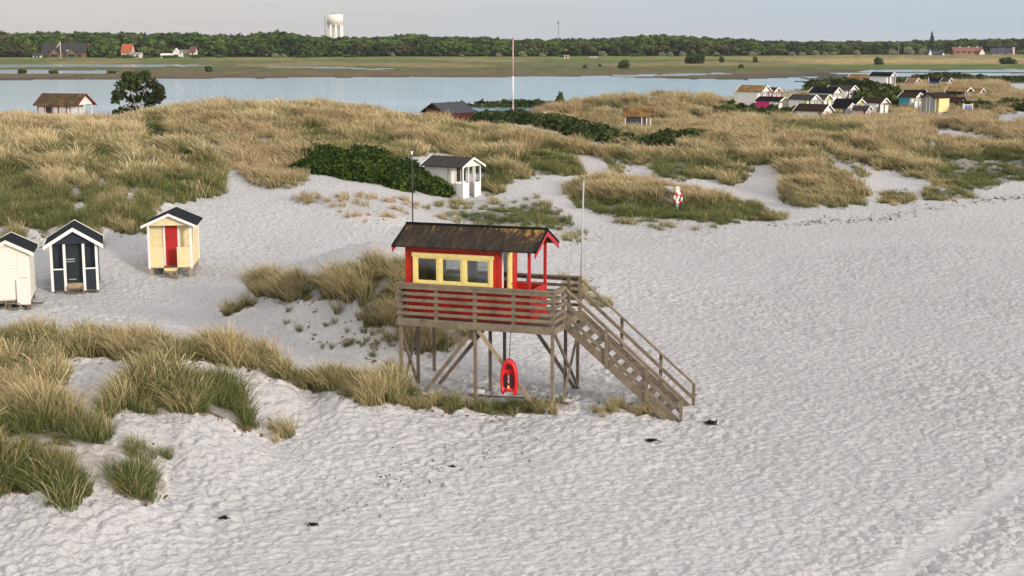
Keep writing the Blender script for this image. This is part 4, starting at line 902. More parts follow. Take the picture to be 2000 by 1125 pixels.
for x in (.045, 1.5, 3.1, LX - .35): MB().box(x - .045, x + .045, DY - .08, DY + .001, ZF, RZ - .045).build('rail_post', WOODD, T)
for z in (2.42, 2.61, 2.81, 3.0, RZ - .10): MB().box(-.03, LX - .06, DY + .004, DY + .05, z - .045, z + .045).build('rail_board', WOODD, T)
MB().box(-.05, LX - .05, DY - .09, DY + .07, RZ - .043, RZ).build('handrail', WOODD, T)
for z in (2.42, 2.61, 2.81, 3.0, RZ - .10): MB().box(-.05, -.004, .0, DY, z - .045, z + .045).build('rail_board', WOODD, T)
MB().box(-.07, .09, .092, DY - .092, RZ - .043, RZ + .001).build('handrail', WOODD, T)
# cabin walls, vertical boards with cover strips
WX0, WX1, WZ0, WZ1 = .45, 2.71, 3.29, 4.05
m = MB(); th = .06
m.box(HX0, WX0, HY0, HY0 + th, 3.08, ZW); m.box(WX1, HX1, HY0, HY0 + th, 3.08, ZW); m.box(WX0, WX1, HY0, HY0 + th, 3.08, WZ0); m.box(WX0, WX1, HY0, HY0 + th, WZ1, ZW)
m.box(HX0 + .12, HX1, HY0 + .03, HY0 + .085, ZF, 3.079)
x = HX0 + .03
while x < HX1:
    if x < WX0 - .12 or x > WX1 + .12: m.box(x - .02, x + .02, HY0 - .018, HY0 - .001, 3.08, ZW)
    else:
        m.box(x - .02, x + .02, HY0 - .018, HY0 - .001, 3.08, WZ0 - .11); m.box(x - .02, x + .02, HY0 - .018, HY0 - .001, WZ1 + .10, ZW)
    if x > HX0 + .14: m.box(x - .02, x + .02, HY0 + .012, HY0 + .029, ZF, 3.075)
    x += .135
m.box(HX0, HX0 + th, HY0 + th + .001, HY1 - th - .001, ZF, ZW)                            # left end
m.prism([(0, 0), (0, 0), (0, 0)], 0, 0) if False else None
# back wall with two windows
for a, b_ in ((HX0, .75), (1.35, 1.75), (2.35, HX1)): m.box(a, b_, HY1 - th, HY1, ZF, ZW)
for a, b_ in ((.75, 1.35), (1.75, 2.35)): m.box(a, b_, HY1 - th, HY1, ZF, 3.3); m.box(a, b_, HY1 - th, HY1, 3.95, ZW)
# right end with the doorway towards the porch
m.box(HX1 - th, HX1, HY0 + .002, HY0 + .26, ZF, ZW - .001); m.box(HX1 - th, HX1, HY0 + 1.10, HY1 - .002, ZF, ZW - .001); m.box(HX1 - th, HX1, HY0 + .261, HY0 + 1.099, 4.22, ZW - .001)
# gable triangles
for gx in (HX0, HX1 - th):
    o = [(gx, HY0, ZW), (gx, HY1, ZW), (gx, HYM, ZR - .09), (gx + th, HY0, ZW), (gx + th, HY1, ZW), (gx + th, HYM, ZR - .09)]
    m.add(o, [(0, 2, 1), (3, 4, 5), (0, 3, 5, 2), (2, 5, 4, 1), (1, 4, 3, 0)])
m.build('wall', RED, T)
m = MB(); m.box(HX0 + .07, HX0 + .09, HY0 + .09, HY1 - .08, ZF + .01, ZW - .01); m.box(HX0 + .10, HX1 - .08, HY0 + .09, HY1 - .08, ZF + .003, ZF + .02)
for a, b_ in ((HX0 + .1, .74), (1.36, 1.74), (2.36, HX1 - .07)): m.box(a, b_, HY1 - .09, HY1 - .065, ZF + .03, ZW)
for a, b_ in ((.741, 1.359), (1.741, 2.359)): m.box(a, b_, HY1 - .09, HY1 - .065, ZF + .03, 3.29)
m.build('lining', paint('interior_boards', (.42, .37, .31), .7, .15, 3), T)
for a, b_ in ((.75, 1.35), (1.75, 2.35)):
    m = MB()
    m.box(a - .06, a, HY1 - .11, HY1 + .02, 3.24, 4.01); m.box(b_, b_ + .06, HY1 - .11, HY1 + .02, 3.24, 4.01); m.box(a, b_, HY1 - .11, HY1 + .02, 3.95, 4.01); m.box(a, b_, HY1 - .11, HY1 + .02, 3.24, 3.30)
    fr = m.build('back_window', WHITE, T); MB().box(a, b_, HY1 - .05, HY1 - .045, 3.3, 3.95).build('pane', GLASS, fr)
MB().box(HX0 + .5, HX1 - .3, HY1 - .62, HY1 - .1, 2.96, 3.0).build('desk', paint('desk_grey', (.22, .21, .20), .6, .1, 3), T)
# front window band: one yellow frame with three sashes
FX0, FX1, FZ0, FZ1 = .36, 2.80, 3.20, 4.13
m = MB(); yb, yf = HY0 - .002, HY0 - .055
m.box(FX0, FX0 + .09, yf, yb, FZ0, FZ1 - .09); m.box(FX1 - .09, FX1, yf, yb, FZ0 - .03, FZ1 - .09); m.box(FX0 - .03, FX1 + .03, yf - .015, yb, FZ1 - .088, FZ1 + .02); m.box(FX0 + .092, FX1 - .092, yf - .01, yb, FZ0, FZ0 + .10)
mul = [FX0 + .81, FX0 + 1.56]
for x in mul: m.box(x - .045, x + .045, yf + .005, yb, FZ0 + .102, FZ1 - .09)
win = m.build('window', YEL, T)
edges = [FX0 + .09, mul[0] - .045, mul[0] + .045, mul[1] - .045, mul[1] + .045, FX1 - .09]
for i in range(3):
    a, b_ = edges[2 * i] + .002, edges[2 * i + 1] - .002; z0, z1 = FZ0 + .102, FZ1 - .092; s = .05
    m = MB(); m.box(a, a + s, yf + .02, yb + .03, z0, z1); m.box(b_ - s, b_, yf + .02, yb + .03, z0, z1); m.box(a + s, b_ - s, yf + .02, yb + .03, z0, z0 + s); m.box(a + s, b_ - s, yf + .02, yb + .03, z1 - s, z1); m.build('sash', YEL, win)
    MB().box(a + s, b_ - s, yb + .005, yb + .010, z0 + s, z1 - s).build('pane', GLASS, win)
# glazed door with yellow jamb, facing the porch
m = MB(); ya, yb2 = HY0 + .262, HY0 + 1.098
m.box(HX1 - .05, HX1 + .012, ya, ya + .05, ZF, 4.219); m.box(HX1 - .05, HX1 + .012, yb2 - .28, yb2, ZF, 4.219); m.box(HX1 - .05, HX1 + .01, ya + .05, yb2 - .28, ZF, 2.75)
dr = m.build('door', YEL, T); MB().box(HX1 - .03, HX1 - .024, ya + .05, yb2 - .28, 2.75, 4.2).build('pane', GLASS, dr)
MB().cyl((HX1 + .012, yb2 - .1, 3.2), (HX1 + .06, yb2 - .1, 3.2), .014).build('handle', DMETAL, dr)
MB().box(HX1 - .058, HX1 + .014, ya - .058, ya - .002, ZF, 4.23).build('door_trim', WHITE, T)
# porch: posts, parapets, plate beam
for x, y in ((HXE - .05, HY0 + .04), (HXE - .05, HY1 - .04)): MB().box(x - .04, x + .04, y - .04, y + .04, ZF, ZW - .083).build('porch_post', REDD, T)
m = MB(); m.box(HX1 + .002, HXE - .092, HY0 + .02, HY0 + .06, ZF, 3.12); m.box(HX1 + .002, HXE - .092, HY0 - .01, HY0 + .09, 3.121, 3.16); m.build('parapet', RED, T)
m = MB(); m.box(HXE - .07, HXE - .03, HY0 + .082, HY1 - .082, ZF, 3.12); m.box(HXE - .09, HXE - .01, HY0 + .082, HY1 - .082, 3.121, 3.16); m.build('parapet', RED, T)
m = MB(); m.box(HX1 + .002, HXE - .092, HY1 - .06, HY1 - .02, ZF, 3.12); m.box(HX1 + .002, HXE - .092, HY1 - .08, HY1, 3.121, 3.16); m.build('parapet', RED, T)
m = MB(); m.box(HX1 + .001, HXE + .05, HY0 - .001, HY0 + .08, ZW - .082, ZW - .004); m.box(HX1 + .001, HXE + .05, HY1 - .08, HY1 + .001, ZW - .082, ZW - .004); m.build('beam', REDD, T)
# roof
RX0_, RX1_ = -.14, HXE + .22
def roofslab(sgn, x0, x1, zr, over, t, dz=0):
    y0 = HYM; y1 = HYM + sgn * (HYM - HY0 + over); z0 = zr; z1 = zr - SL * (HYM - HY0 + over)
    return [(x0, y0, z0 + dz), (x1, y0, z0 + dz), (x1, y1, z1 + dz), (x0, y1, z1 + dz), (x0, y0, z0 - t + dz), (x1, y0, z0 - t + dz), (x1, y1, z1 - t + dz), (x0, y1, z1 - t + dz)]
BOXF = [(0, 1, 2, 3), (7, 6, 5, 4), (0, 4, 5, 1), (1, 5, 6, 2), (2, 6, 7, 3), (3, 7, 4, 0)]
# mossy roofing: lichen gathers towards the ridge and the right end
rm = bpy.data.materials.new('lichen_roof'); N, L = nt(rm); b = bsdf(rm); b.inputs['Roughness'].default_value = .9; b.inputs['Specular IOR Level'].default_value = .2
tc = N.new('ShaderNodeTexCoord'); sp = N.new('ShaderNodeSeparateXYZ'); L.new(tc.outputs['Object'], sp.inputs[0])
mp = N.new('ShaderNodeMapping'); mp.inputs['Scale'].default_value = (7, 1.6, 1.6); L.new(tc.outputs['Object'], mp.inputs['Vector'])
n1 = N.new('ShaderNodeTexNoise'); n1.inputs['Scale'].default_value = 1.2; n1.inputs['Detail'].default_value = 8; n1.inputs['Roughness'].default_value = .7; L.new(mp.outputs['Vector'], n1.inputs['Vector'])
bs = ramp(N, [(.30, (.014, .011, .008)), (.5, (.034, .025, .017)), (.68, (.072, .048, .028))]); L.new(n1.outputs['Fac'], bs.inputs['Fac'])
n2 = N.new('ShaderNodeTexNoise'); n2.inputs['Scale'].default_value = 3.2; n2.inputs['Detail'].default_value = 8; n2.inputs['Roughness'].default_value = .75
mp2 = N.new('ShaderNodeMapping'); mp2.inputs['Scale'].default_value = (2.6, .8, .8); L.new(tc.outputs['Object'], mp2.inputs['Vector']); L.new(mp2.outputs['Vector'], n2.inputs['Vector'])
hx = N.new('ShaderNodeMapRange'); hx.inputs['From Min'].default_value = 2.3; hx.inputs['From Max'].default_value = 3.6; hx.inputs['To Max'].default_value = .125; L.new(sp.outputs['X'], hx.inputs['Value'])
hz = N.new('ShaderNodeMapRange'); hz.inputs['From Min'].default_value = 4.42; hz.inputs['From Max'].default_value = 4.86; hz.inputs['To Min'].default_value = -.14; hz.inputs['To Max'].default_value = .07; L.new(sp.outputs['Z'], hz.inputs['Value'])
a1 = N.new('ShaderNodeMath'); L.new(n2.outputs['Fac'], a1.inputs[0]); L.new(hx.outputs[0], a1.inputs[1]); a2 = N.new('ShaderNodeMath'); L.new(a1.outputs[0], a2.inputs[0]); L.new(hz.outputs[0], a2.inputs[1])
lk = N.new('ShaderNodeMapRange'); lk.inputs['From Min'].default_value = .61; lk.inputs['From Max'].default_value = .74; L.new(a2.outputs[0], lk.inputs['Value'])
mx = N.new('ShaderNodeMix'); mx.data_type = 'RGBA'; mx.inputs['B'].default_value = (.36, .20, .055, 1); L.new(lk.outputs[0], mx.inputs['Factor']); L.new(bs.outputs['Color'], mx.inputs['A']); L.new(mx.outputs['Result'], b.inputs['Base Color'])
bp = N.new('ShaderNodeBump'); bp.inputs['Distance'].default_value = .02; L.new(a2.outputs[0], bp.inputs['Height']); L.new(bp.outputs['Normal'], b.inputs['Normal'])
m = MB()
for s in (-1, 1): v = roofslab(s, RX0_, RX1_, ZR, OV, .05); m.add(v, BOXF if s < 0 else [tuple(reversed(f)) for f in BOXF])
rf = m.build('roof', rm, T)
m = MB()
for x0, x1 in ((RX0_ - .05, RX0_ - .002), (RX1_ + .002, RX1_ + .05)):
    for s in (-1, 1): m.add(roofslab(s, x0, x1, ZR + .03, OV + .03, .07), BOXF if s < 0 else [tuple(reversed(f)) for f in BOXF])
m.bar((RX0_ - .05, HYM, ZR + .03), (RX1_ + .05, HYM, ZR + .03), .09, .05); m.build('roof_edging', BLACK, rf)
for x0, x1 in ((RX0_ - .03, RX0_ - .004), (RX1_ + .004, RX1_ + .035)):
    m = MB()
    for s in (-1, 1): m.add(roofslab(s, x0, x1, ZR - .042, OV + .04, .13), BOXF if s < 0 else [tuple(reversed(f)) for f in BOXF])
    m.build('barge_board', REDD, T)
# stair
S0 = np.array([LX + .05, 0, ZF - .02]); RUN, DROP = 3.50, 2.93
ys = (STY + .03, DY - .05)
up = np.array([0, 0, 1.0])
def sp_(t, y, dz=0): return np.array([LX + .02 + RUN * t, y, ZF + .0 - DROP * t + dz])
m_ = [MB().bar(sp_(0, y, -.06), sp_(1.0, y, -.06), .05, .22, (0, 1, 0)).build('stringer', WOOD, T) for y in ys]
for k in range(1, 13):
    c = sp_(k / 13, 0); m = MB(); m.box(c[0] - .14, c[0] + .12, ys[0] + .027, ys[1] - .027, c[2] - .035, c[2]); m.build('tread', WOODD, T)
for y in ys:
    for t in (.36, .70, .985): MB().bar(sp_(t, y - .05 if y == ys[0] else y + .05, -.22), sp_(t, y - .05 if y == ys[0] else y + .05, .92), .09, .05, (1, 0, 0)).build('stair_post', WOOD, T)
    o = -.10 if y == ys[0] else .10
    MB().bar(sp_(-.01, y, .98), sp_(1.0, y, .94), .11, .045, (0, 1, 0)).build('stair_handrail', WOOD, T)
    MB().bar(sp_(0, y + o * .0, .58), sp_(.99, y, .50), .035, .10, (0, 1, 0)).build('stair_rail', WOOD, T)
    MB().bar(sp_(0, y + o * .0, .23), sp_(.99, y, .17), .035, .10, (0, 1, 0)).build('stair_rail', WOOD, T)
# masts
m = MB(); ax, ay = .02, HYM; m.cyl((ax, ay, ZR), (ax, ay, 6.9), .020, .018, 8); m.cyl((ax, ay, 6.98), (ax + .0, ay, 7.75), .010, .006, 6)
for q in ((.22, .1, .42), (-.18, .12, .42), (.25, -.1, -.38), (-.1, -.2, -.3)): m.cyl((ax, ay, 6.95), (ax + q[0], ay + q[1], 6.95 + q[2]), .007, .005, 5)
mo = m.build('antenna_mast', DMETAL, T); MB().cyl((ax, ay, 6.88), (ax, ay, 7.0), .03, .03, 8).build('antenna_coupling', WHITE, mo)
fx, fy = LX + .02, DY - .05
m = MB(); m.cyl((fx - .03, fy + .11, 2.5), (fx + .04, fy + .09, 6.15), .032, .022, 10); fpz = m.build('flagpole', METAL, T)
m = MB(); m.box(fx - .09, fx + .05, fy + .04, fy + .15, 3.1, 3.17); m.build('bracket', paint('blue_strap', (.06, .12, .2), .6, .1, 3), fpz)
# rescue sled hanging from the deck edge
q = T.matrix_basis @ __import__('mathutils').Vector((3.47, -.17, .29))
SLED = thing('rescue_board', q, TOW_RZ, 'red inflatable rescue board hanging under the edge of the tower deck', 'rescue board')
def outline(s=1.0, n=12):
    half = [(.0, 1.04), (.06, 1.03), (.12, .985), (.18, .90), (.225, .76), (.25, .58), (.255, .40), (.245, .22), (.225, .06), (.20, -.01), (.165, -.005), (.14, .06), (.07, .085), (.0, .09)]
    return [(x * s, .52 + (z - .52) * s) for x, z in half] + [(-x * s, .52 + (z - .52) * s) for x, z in half[-2:0:-1]]
SR = paint('sled_red', (.62, .012, .018), .35, .05, 5, spec=.5)
ol = outline(); n = len(ol); c0 = np.mean(ol, 0); vs = []; fs = []
rings = [(1.0, .02), (1.0, -.05), (.95, -.10), (.84, -.12), (.74, -.10), (.70, -.06)]
for s, y in rings: vs += [(x * s, y, c0[1] + (z - c0[1]) * (s if s > .9 else s)) for x, z in ol]
for r_ in range(len(rings) - 1): fs += [(r_ * n + i, r_ * n + (i + 1) % n, (r_ + 1) * n + (i + 1) % n, (r_ + 1) * n + i) for i in range(n)]
vs.append((0, -.055, c0[1])); ci = len(vs) - 1; fs += [((len(rings) - 1) * n + i, (len(rings) - 1) * n + (i + 1) % n, ci) for i in range(n)]
vs.append((0, .02, c0[1])); fs += [((i + 1) % n, i, ci + 1) for i in range(n)]
m = MB(); m.add(vs, fs, True); m.build('hull', SR, SLED)
m = MB()
for s in (-1, 1): m.add([(s * .045, -.085, .20), (s * .125, -.085, .22), (s * .13, -.085, .52), (s * .08, -.085, .62), (s * .045, -.085, .6)] + [(s * .045, -.05, .20), (s * .125, -.05, .22), (s * .13, -.05, .52), (s * .08, -.05, .62), (s * .045, -.05, .6)], [(0, 1, 2, 3, 4) if s > 0 else (4, 3, 2, 1, 0)] + [(i, i + 5, (i + 1) % 5 + 5, (i + 1) % 5) for i in range(5)])
m.build('grip_pad', paint('black_rubber', (.02, .018, .018), .6, .1, 4), SLED)
m = MB(); m.box(-.035, .035, -.10, -.05, .74, .93); m.bar((-.03, -.1, .9), (.03, -.11, .8), .02, .02); m.build('tow_handle', paint('black_rubber', (.02, .018, .018)), SLED)
m = MB(); m.box(-.032, .032, -.098, -.052, .19, .26); m.build('yellow_tag', YEL, SLED)
m = MB()
for z in (.36, .40, .47, .53): m.box(-.018, .018, -.092, -.07, z, z + .022)
m.build('white_lettering', WHITE, SLED)
m = MB(); m.box(-.018, .018, -.075, -.05, .27, .66); m.build('centre_strap', SR, SLED)
m = MB(); m.bar((0, .0, 1.03), (0, .10, 1.80), .03, .015); m.build('strap', DMETAL, SLED)
# things lying under the tower
q = at_z(930, 768, .02); q[2] = ground_z(q[0], q[1])
m = MB(); m.cyl((-.25, 0, .16), (.25, 0, .16), .07, .07, 14); o = m.build('fender_roll', WHITE); o.location = q; o.rotation_euler = (0, 0, rad(-12)); tag(o, 'short white foam roll lying on the sand beneath the tower', 'roll')
q0, q1 = at_z(915, 766, .05), at_z(1035, 776, .03); m = MB(); q0[2] = ground_z(*q0[:2]) + .04; q1[2] = ground_z(*q1[:2]) + .05
m.cyl(q0 - q0 + (0, 0, 0), q1 - q0, .022, .022, 8); o = m.build('pipe', DMETAL); o.location = q0; tag(o, 'thin dark pipe lying on the sand behind the white roll', 'pipe')
q0, q1 = at_z(968, 778, .05), at_z(1030, 780, .03); m = MB(); q0[2] = ground_z(*q0[:2]) + .04; q1[2] = ground_z(*q1[:2]) + .05
m.cyl((0, 0, 0), q1 - q0, .022, .022, 8); o = m.build('pipe', METAL); o.location = q0; tag(o, 'shorter grey pipe lying just in front of the dark one', 'pipe')

# ================================================================== beach cabins
def gable_wall(m, w, y0, y1, z0, zw, zp):
    return m.prism([(-w / 2, z0), (w / 2, z0), (w / 2, zw), (0, zp), (-w / 2, zw)], y0, y1)
def cabin_frame(q, rz, label, name='beach_cabin', group=None, cat='cabin'):
    return thing(name, tuple(q), rz, label, cat, group)
def cabin_roof(t, w, l, zw, rise, ov, ovf, ovb, mat, edge, bw=.13, back=True, bt=.035):
    a = w / 2 + ov; zr = zw + rise; ze = zr - rise * a / (w / 2)
    r_ = MB().chevron(a, ze + .055, zr + .06, .05, -l / 2 - ovf, l / 2 + ovb).build('roof', mat, t)
    if edge:
        for y0, y1 in ([(-l / 2 - ovf - bt, -l / 2 - ovf - .002)] + ([(l / 2 + ovb + .002, l / 2 + ovb + bt)] if back else [])):
            MB().chevron(a + .03, ze + .075, zr + .09, bw, y0, y1).build('barge_board', edge, t)
    return r_, zr, ze
FELTN = paint('navy_felt', (.012, .013, .017), .9, .25, 3, spec=.1)
CREAM = paint('cream_siding', (.84, .70, .40), .6, .10, 4, boards=('Z', .115, .02))
CREAMW = paint('ivory_siding', (.80, .76, .66), .55, .05, 3, boards=('Z', .115, .02))
WHITES = paint('white_siding', (.78, .75, .70), .55, .05, 3, boards=('Z', .11, .02))
NAVY = paint('navy_siding', (.026, .034, .046), .5, .15, 3, boards=('Z', .115, .02))
DOORR = paint('red_door_boards', (.48, .028, .022), .5, .08, 3, boards=('X', .12, .012))
DOORB = paint('dark_door_boards', (.022, .030, .034), .5, .12, 3, boards=('X', .13, .012))
def fit(q, extra=0.0): return (q[0], q[1], q[2] + extra)
# --- yellow cabin with a red door
q = ground_hit(328, 541); w_, l_ = 1.82, 2.5; fl = .42; zw = fl + 1.80; rise = .40
t = cabin_frame((q[0], q[1] + l_ / 2, q[2] - .02), rad(6), 'pale yellow cabin on stilts with a red door and black roof')
lp = .55
m = MB(); gable_wall(m, w_, -l_ / 2 + lp, l_ / 2, fl, zw, zw + rise); m.build('wall', CREAM, t)
m = MB(); m.box(w_ / 2 - .05, w_ / 2 - .002, -l_ / 2 + .05, -l_ / 2 + lp - .002, fl, fl + .86); m.box(-w_ / 2 + .002, -w_ / 2 + .05, -l_ / 2 + .05, -l_ / 2 + lp - .002, fl, fl + .86); m.build('porch_side', CREAM, t)
for x0, x1 in ((-w_ / 2 + .09, -.28), (.28, w_ / 2 - .09)): MB().box(x0, x1, -l_ / 2 + .01, -l_ / 2 + .05, fl, fl + .86).build('parapet', CREAM, t)
m = MB(); m.prism([(-w_ / 2, zw - .03), (w_ / 2, zw - .03), (w_ / 2, zw), (0, zw + rise), (-w_ / 2, zw)], -l_ / 2 + .01, -l_ / 2 + .05); m.build('gable_panel', CREAM, t)
for x in (-w_ / 2 + .045, w_ / 2 - .045): MB().box(x - .045, x + .045, -l_ / 2, -l_ / 2 + .08, fl - .05, zw - .031).build('corner_post', WHITE, t)
for x in (-w_ / 2 - .01, w_ / 2 + .01):
    MB().box(x - .012, x + .012, l_ / 2 - .07, l_ / 2 + .01, fl, zw).build('corner_board', WHITE, t); MB().box(x - .012, x + .012, -l_ / 2 + lp - .03, -l_ / 2 + lp + .05, fl + .86, zw).build('corner_board', WHITE, t)
d = MB().box(-.24, .26, -l_ / 2 + lp - .04, -l_ / 2 + lp - .002, fl + .02, zw - .08).build('door', DOORR, t)
MB().cyl((-.18, -l_ / 2 + lp - .04, fl + 1.2), (-.18, -l_ / 2 + lp - .09, fl + 1.2), .025).build('handle', DMETAL, d)
m = MB()
for x in (-.29, .31): m.box(x - .045, x + .045, -l_ / 2 + lp - .05, -l_ / 2 + lp - .003, fl, zw - .03)
m.build('door_frame', WHITE, t)
MB().box(-w_ / 2 + .01, w_ / 2 - .01, -l_ / 2 + .06, -l_ / 2 + lp, fl - .05, fl - .005).build('porch_floor', WOOD, t)
MB().box(-.27, .27, -l_ / 2 - .03, -l_ / 2 + .05, fl - .22, fl - .03).build('sill_board', CREAM, t)
cabin_roof(t, w_, l_, zw, rise, .20, .16, .14, FELTN, WHITE, .11, False)
for x in (-w_ / 2 + .1, 0, w_ / 2 - .1):
    for y in (-l_ / 2 + .08, l_ / 2 - .1): MB().box(x - .07, x + .07, y - .06, y + .06, -.6, fl - .052).build('stilt', WOODL, t)
m = MB()
for x in (-.27, .27): m.bar((x, -l_ / 2 - .06, fl - .1), (x, -l_ / 2 - .30, -.12), .05, .05)
for k in range(3): z = fl - .16 - k * .14; y = -l_ / 2 - .09 - .075 * k; m.box(-.245, .245, y - .05, y + .03, z - .015, z + .015)
m.build('ladder', WOOD, t)
# --- dark navy cabin with white trim
q = ground_hit(132, 573); w_, l_ = 1.80, 2.4; fl = .14; zw = fl + 1.83; rise = .56; lp = .32
t = cabin_frame((q[0], q[1] + l_ / 2, q[2]), rad(15), 'dark navy cabin with white posts and white edged black roof')
m = MB(); gable_wall(m, w_, -l_ / 2 + lp, l_ / 2, fl, zw, zw + rise); m.build('wall', NAVY, t)
for s in (-1, 1):
    x0, x1 = sorted((s * (w_ / 2 - .10), s * .42)); MB().box(x0, x1, -l_ / 2 + .02, -l_ / 2 + .06, fl, fl + .80).build('parapet', NAVY, t)
    MB().box(x0, x1, -l_ / 2 + .01, -l_ / 2 + .08, fl + .801, fl + .85).build('parapet_rail', WHITE, t)
    xo = s * (w_ / 2 - .05); MB().box(xo - .05, xo + .05, -l_ / 2, -l_ / 2 + .09, fl - .05, zw - .02).build('corner_post', WHITE, t)
    xi = s * .36; MB().box(xi - .05, xi + .05, -l_ / 2 + .005, -l_ / 2 + .09, fl - .05, zw - .02).build('porch_post', WHITE, t)
    xs = s * (w_ / 2 - .03); MB().box(xs - .02, xs + .02, -l_ / 2 + .092, -l_ / 2 + lp - .002, fl, fl + .8).build('porch_side', NAVY, t)
m = MB(); m.prism([(-w_ / 2, zw - .02), (w_ / 2, zw - .02), (w_ / 2, zw), (0, zw + rise), (-w_ / 2, zw)], -l_ / 2 + .02, -l_ / 2 + .06); m.build('gable_panel', NAVY, t)
d = MB().box(-.31, .31, -l_ / 2 + lp - .05, -l_ / 2 + lp - .003, fl + .25, zw - .06).build('door', DOORB, t)
m = MB(); m.box(-.31, .02, -l_ / 2 + lp - .07, -l_ / 2 + lp - .052, fl + 1.16, fl + 1.20); m.box(-.31, .02, -l_ / 2 + lp - .07, -l_ / 2 + lp - .052, fl + 1.07, fl + 1.10); m.box(-.24, .04, -l_ / 2 + lp - .07, -l_ / 2 + lp - .052, fl + .36, fl + .39); m.build('hinge', METAL, d)
MB().box(-.305, .305, -l_ / 2 + .06, -l_ / 2 + lp - .002, fl, fl + .24).build('step', WOODL, t)
MB().box(-w_ / 2 + .02, w_ / 2 - .02, -l_ / 2 + .1, l_ / 2 - .02, fl - .10, fl - .002).build('floor_frame', WOODD, t)
m = MB()
for x in (-.3, .3): m.bar((x, -l_ / 2 - .02, fl + .15), (x, -l_ / 2 - .12, -.25), .05, .05)
for k in range(2): z = fl + .06 - k * .17; m.box(-.275, .275, -l_ / 2 - .09 - .05 * k, -l_ / 2 - .02 - .05 * k, z - .015, z + .015)
m.build('ladder', WOOD, t)
for x in (-w_ / 2 + .1, w_ / 2 - .1):
    for y in (-l_ / 2 + .14, l_ / 2 - .1): MB().box(x - .06, x + .06, y - .06, y + .06, -.5, fl - .101).build('stilt', WOODD, t)
cabin_roof(t, w_, l_, zw, rise, .20, .16, .16, FELTN, WHITE, .15, True)
# --- ivory cabin cut by the left edge of the photograph
q = ground_hit(4, 603); w_, l_ = 1.58, 2.2; fl = .30; zw = fl + 1.78; rise = .40
t = cabin_frame((q[0], q[1] + l_ / 2, q[2]), rad(14), 'ivory white cabin with closed shutters, cut off at the left')
m = MB(); gable_wall(m, w_, -l_ / 2, l_ / 2, fl, zw, zw + rise); m.build('wall', CREAMW, t)
MB().box(-.62, .36, -l_ / 2 - .035, -l_ / 2 - .003, fl + .05, zw - .05).build('shutter', CREAMW, t)
MB().box(.365, .70, -l_ / 2 - .03, -l_ / 2 - .003, fl + .85, zw - .05).build('shutter', CREAMW, t)
MB().box(.30, w_ / 2 - .02, -l_ / 2 - .12, -l_ / 2 - .07, fl - .16, fl + .80).build('parapet', WHITES, t)
MB().box(w_ / 2 - .07, w_ / 2 - .02, -l_ / 2 - .069, -l_ / 2 - .004, fl - .10, fl + .80).build('porch_side', WHITES, t)
MB().box(-w_ / 2 + .02, w_ / 2 - .02, -l_ / 2 + .02, l_ / 2 - .02, fl - .12, fl - .002).build('floor_frame', WOODD, t)
cabin_roof(t, w_, l_, zw, rise, .16, .14, .14, FELTN, CREAMW, .14, True)
for x in (-w_ / 2 + .1, 0, w_ / 2 - .1):
    for y in (-l_ / 2 + .1, l_ / 2 - .1): MB().box(x - .07, x + .07, y - .06, y + .06, -.5, fl - .121).build('stilt', WOODD, t)
m = MB()
for x in (-.12, .42): m.bar((x, -l_ / 2 - .05, fl - .05), (x, -l_ / 2 - .30, -.2), .05, .05)
for k in range(2): m.box(-.09, .39, -l_ / 2 - .18 - .1 * k, -l_ / 2 - .08 - .1 * k, fl - .12 - .17 * k, fl - .09 - .17 * k)
m.build('ladder', WOOD, t)
q2 = ground_hit(62, 596); o = MB().box(-.02, .42, -.06, .06, .05, .10).build('plank', WOODD); o.location = q2; tag(o, 'short dark plank lying on the sand beside the ivory cabin', 'plank')
# --- white porch cabin in the middle, front turned to the right
q = ground_hit(922, 386); w_, l_ = 1.75, 3.0; fl = .06; zw = fl + 1.95; rise = .42; lp = 1.15; RZc = rad(53)
nrm = np.array([math.sin(RZc), -math.cos(RZc)])
t = cabin_frame((q[0] - nrm[0] * l_ / 2, q[1] - nrm[1] * l_ / 2, q[2] - .05), RZc, 'white cabin with glazed porch front and grey roof among the dunes')
WW = paint('white_boards', (.78, .75, .69), .55, .05, 3, boards=('Z', .11, .012))
m = MB(); gable_wall(m, w_, -l_ / 2 + lp, l_ / 2, fl, zw, zw + rise); m.build('wall', WW, t)
for s in (-1, 1):
    x = s * (w_ / 2 - .025); MB().box(x - .025, x + .025, -l_ / 2 + .05, -l_ / 2 + lp - .002, fl, fl + .88).build('porch_side', WW, t)
    x0, x1 = sorted((s * (w_ / 2 - .08), s * .32)); MB().box(x0, x1, -l_ / 2 + .02, -l_ / 2 + .06, fl, fl + .92).build('parapet', WHITE, t)
    for y in (-l_ / 2 + .04, -l_ / 2 + lp * .52): xo = s * (w_ / 2 - .04); MB().box(xo - .04, xo + .04, y - .04, y + .04, fl - .05, zw).build('porch_post', WHITE, t)
    xi = s * .30; MB().box(xi - .035, xi + .035, -l_ / 2 + .005, -l_ / 2 + .075, fl, zw - .001).build('porch_post', WHITE, t)
m = MB(); m.prism([(-w_ / 2, zw - .06), (w_ / 2, zw - .06), (w_ / 2, zw), (0, zw + rise), (-w_ / 2, zw)], -l_ / 2 + .01, -l_ / 2 + .07); m.build('gable_panel', WHITE, t)
for x0, x1 in ((-.255, .255), (.345, w_ / 2 - .09)):
    MB().box(x0, x1, -l_ / 2 + lp - .04, -l_ / 2 + lp - .003, fl + .9, zw - .15).build('window', DARKIN, t)
d = MB().box(-.70, -.30, -l_ / 2 + lp - .045, -l_ / 2 + lp - .003, fl, zw - .10).build('door', WW, t)
m = MB(); m.box(-w_ / 2 - .012, -w_ / 2 + .012, -l_ / 2 + lp - .04, -l_ / 2 + lp + .05, fl, zw); m.build('corner_board', paint('grey_trim', (.42, .40, .38), .6, .1, 3), t)
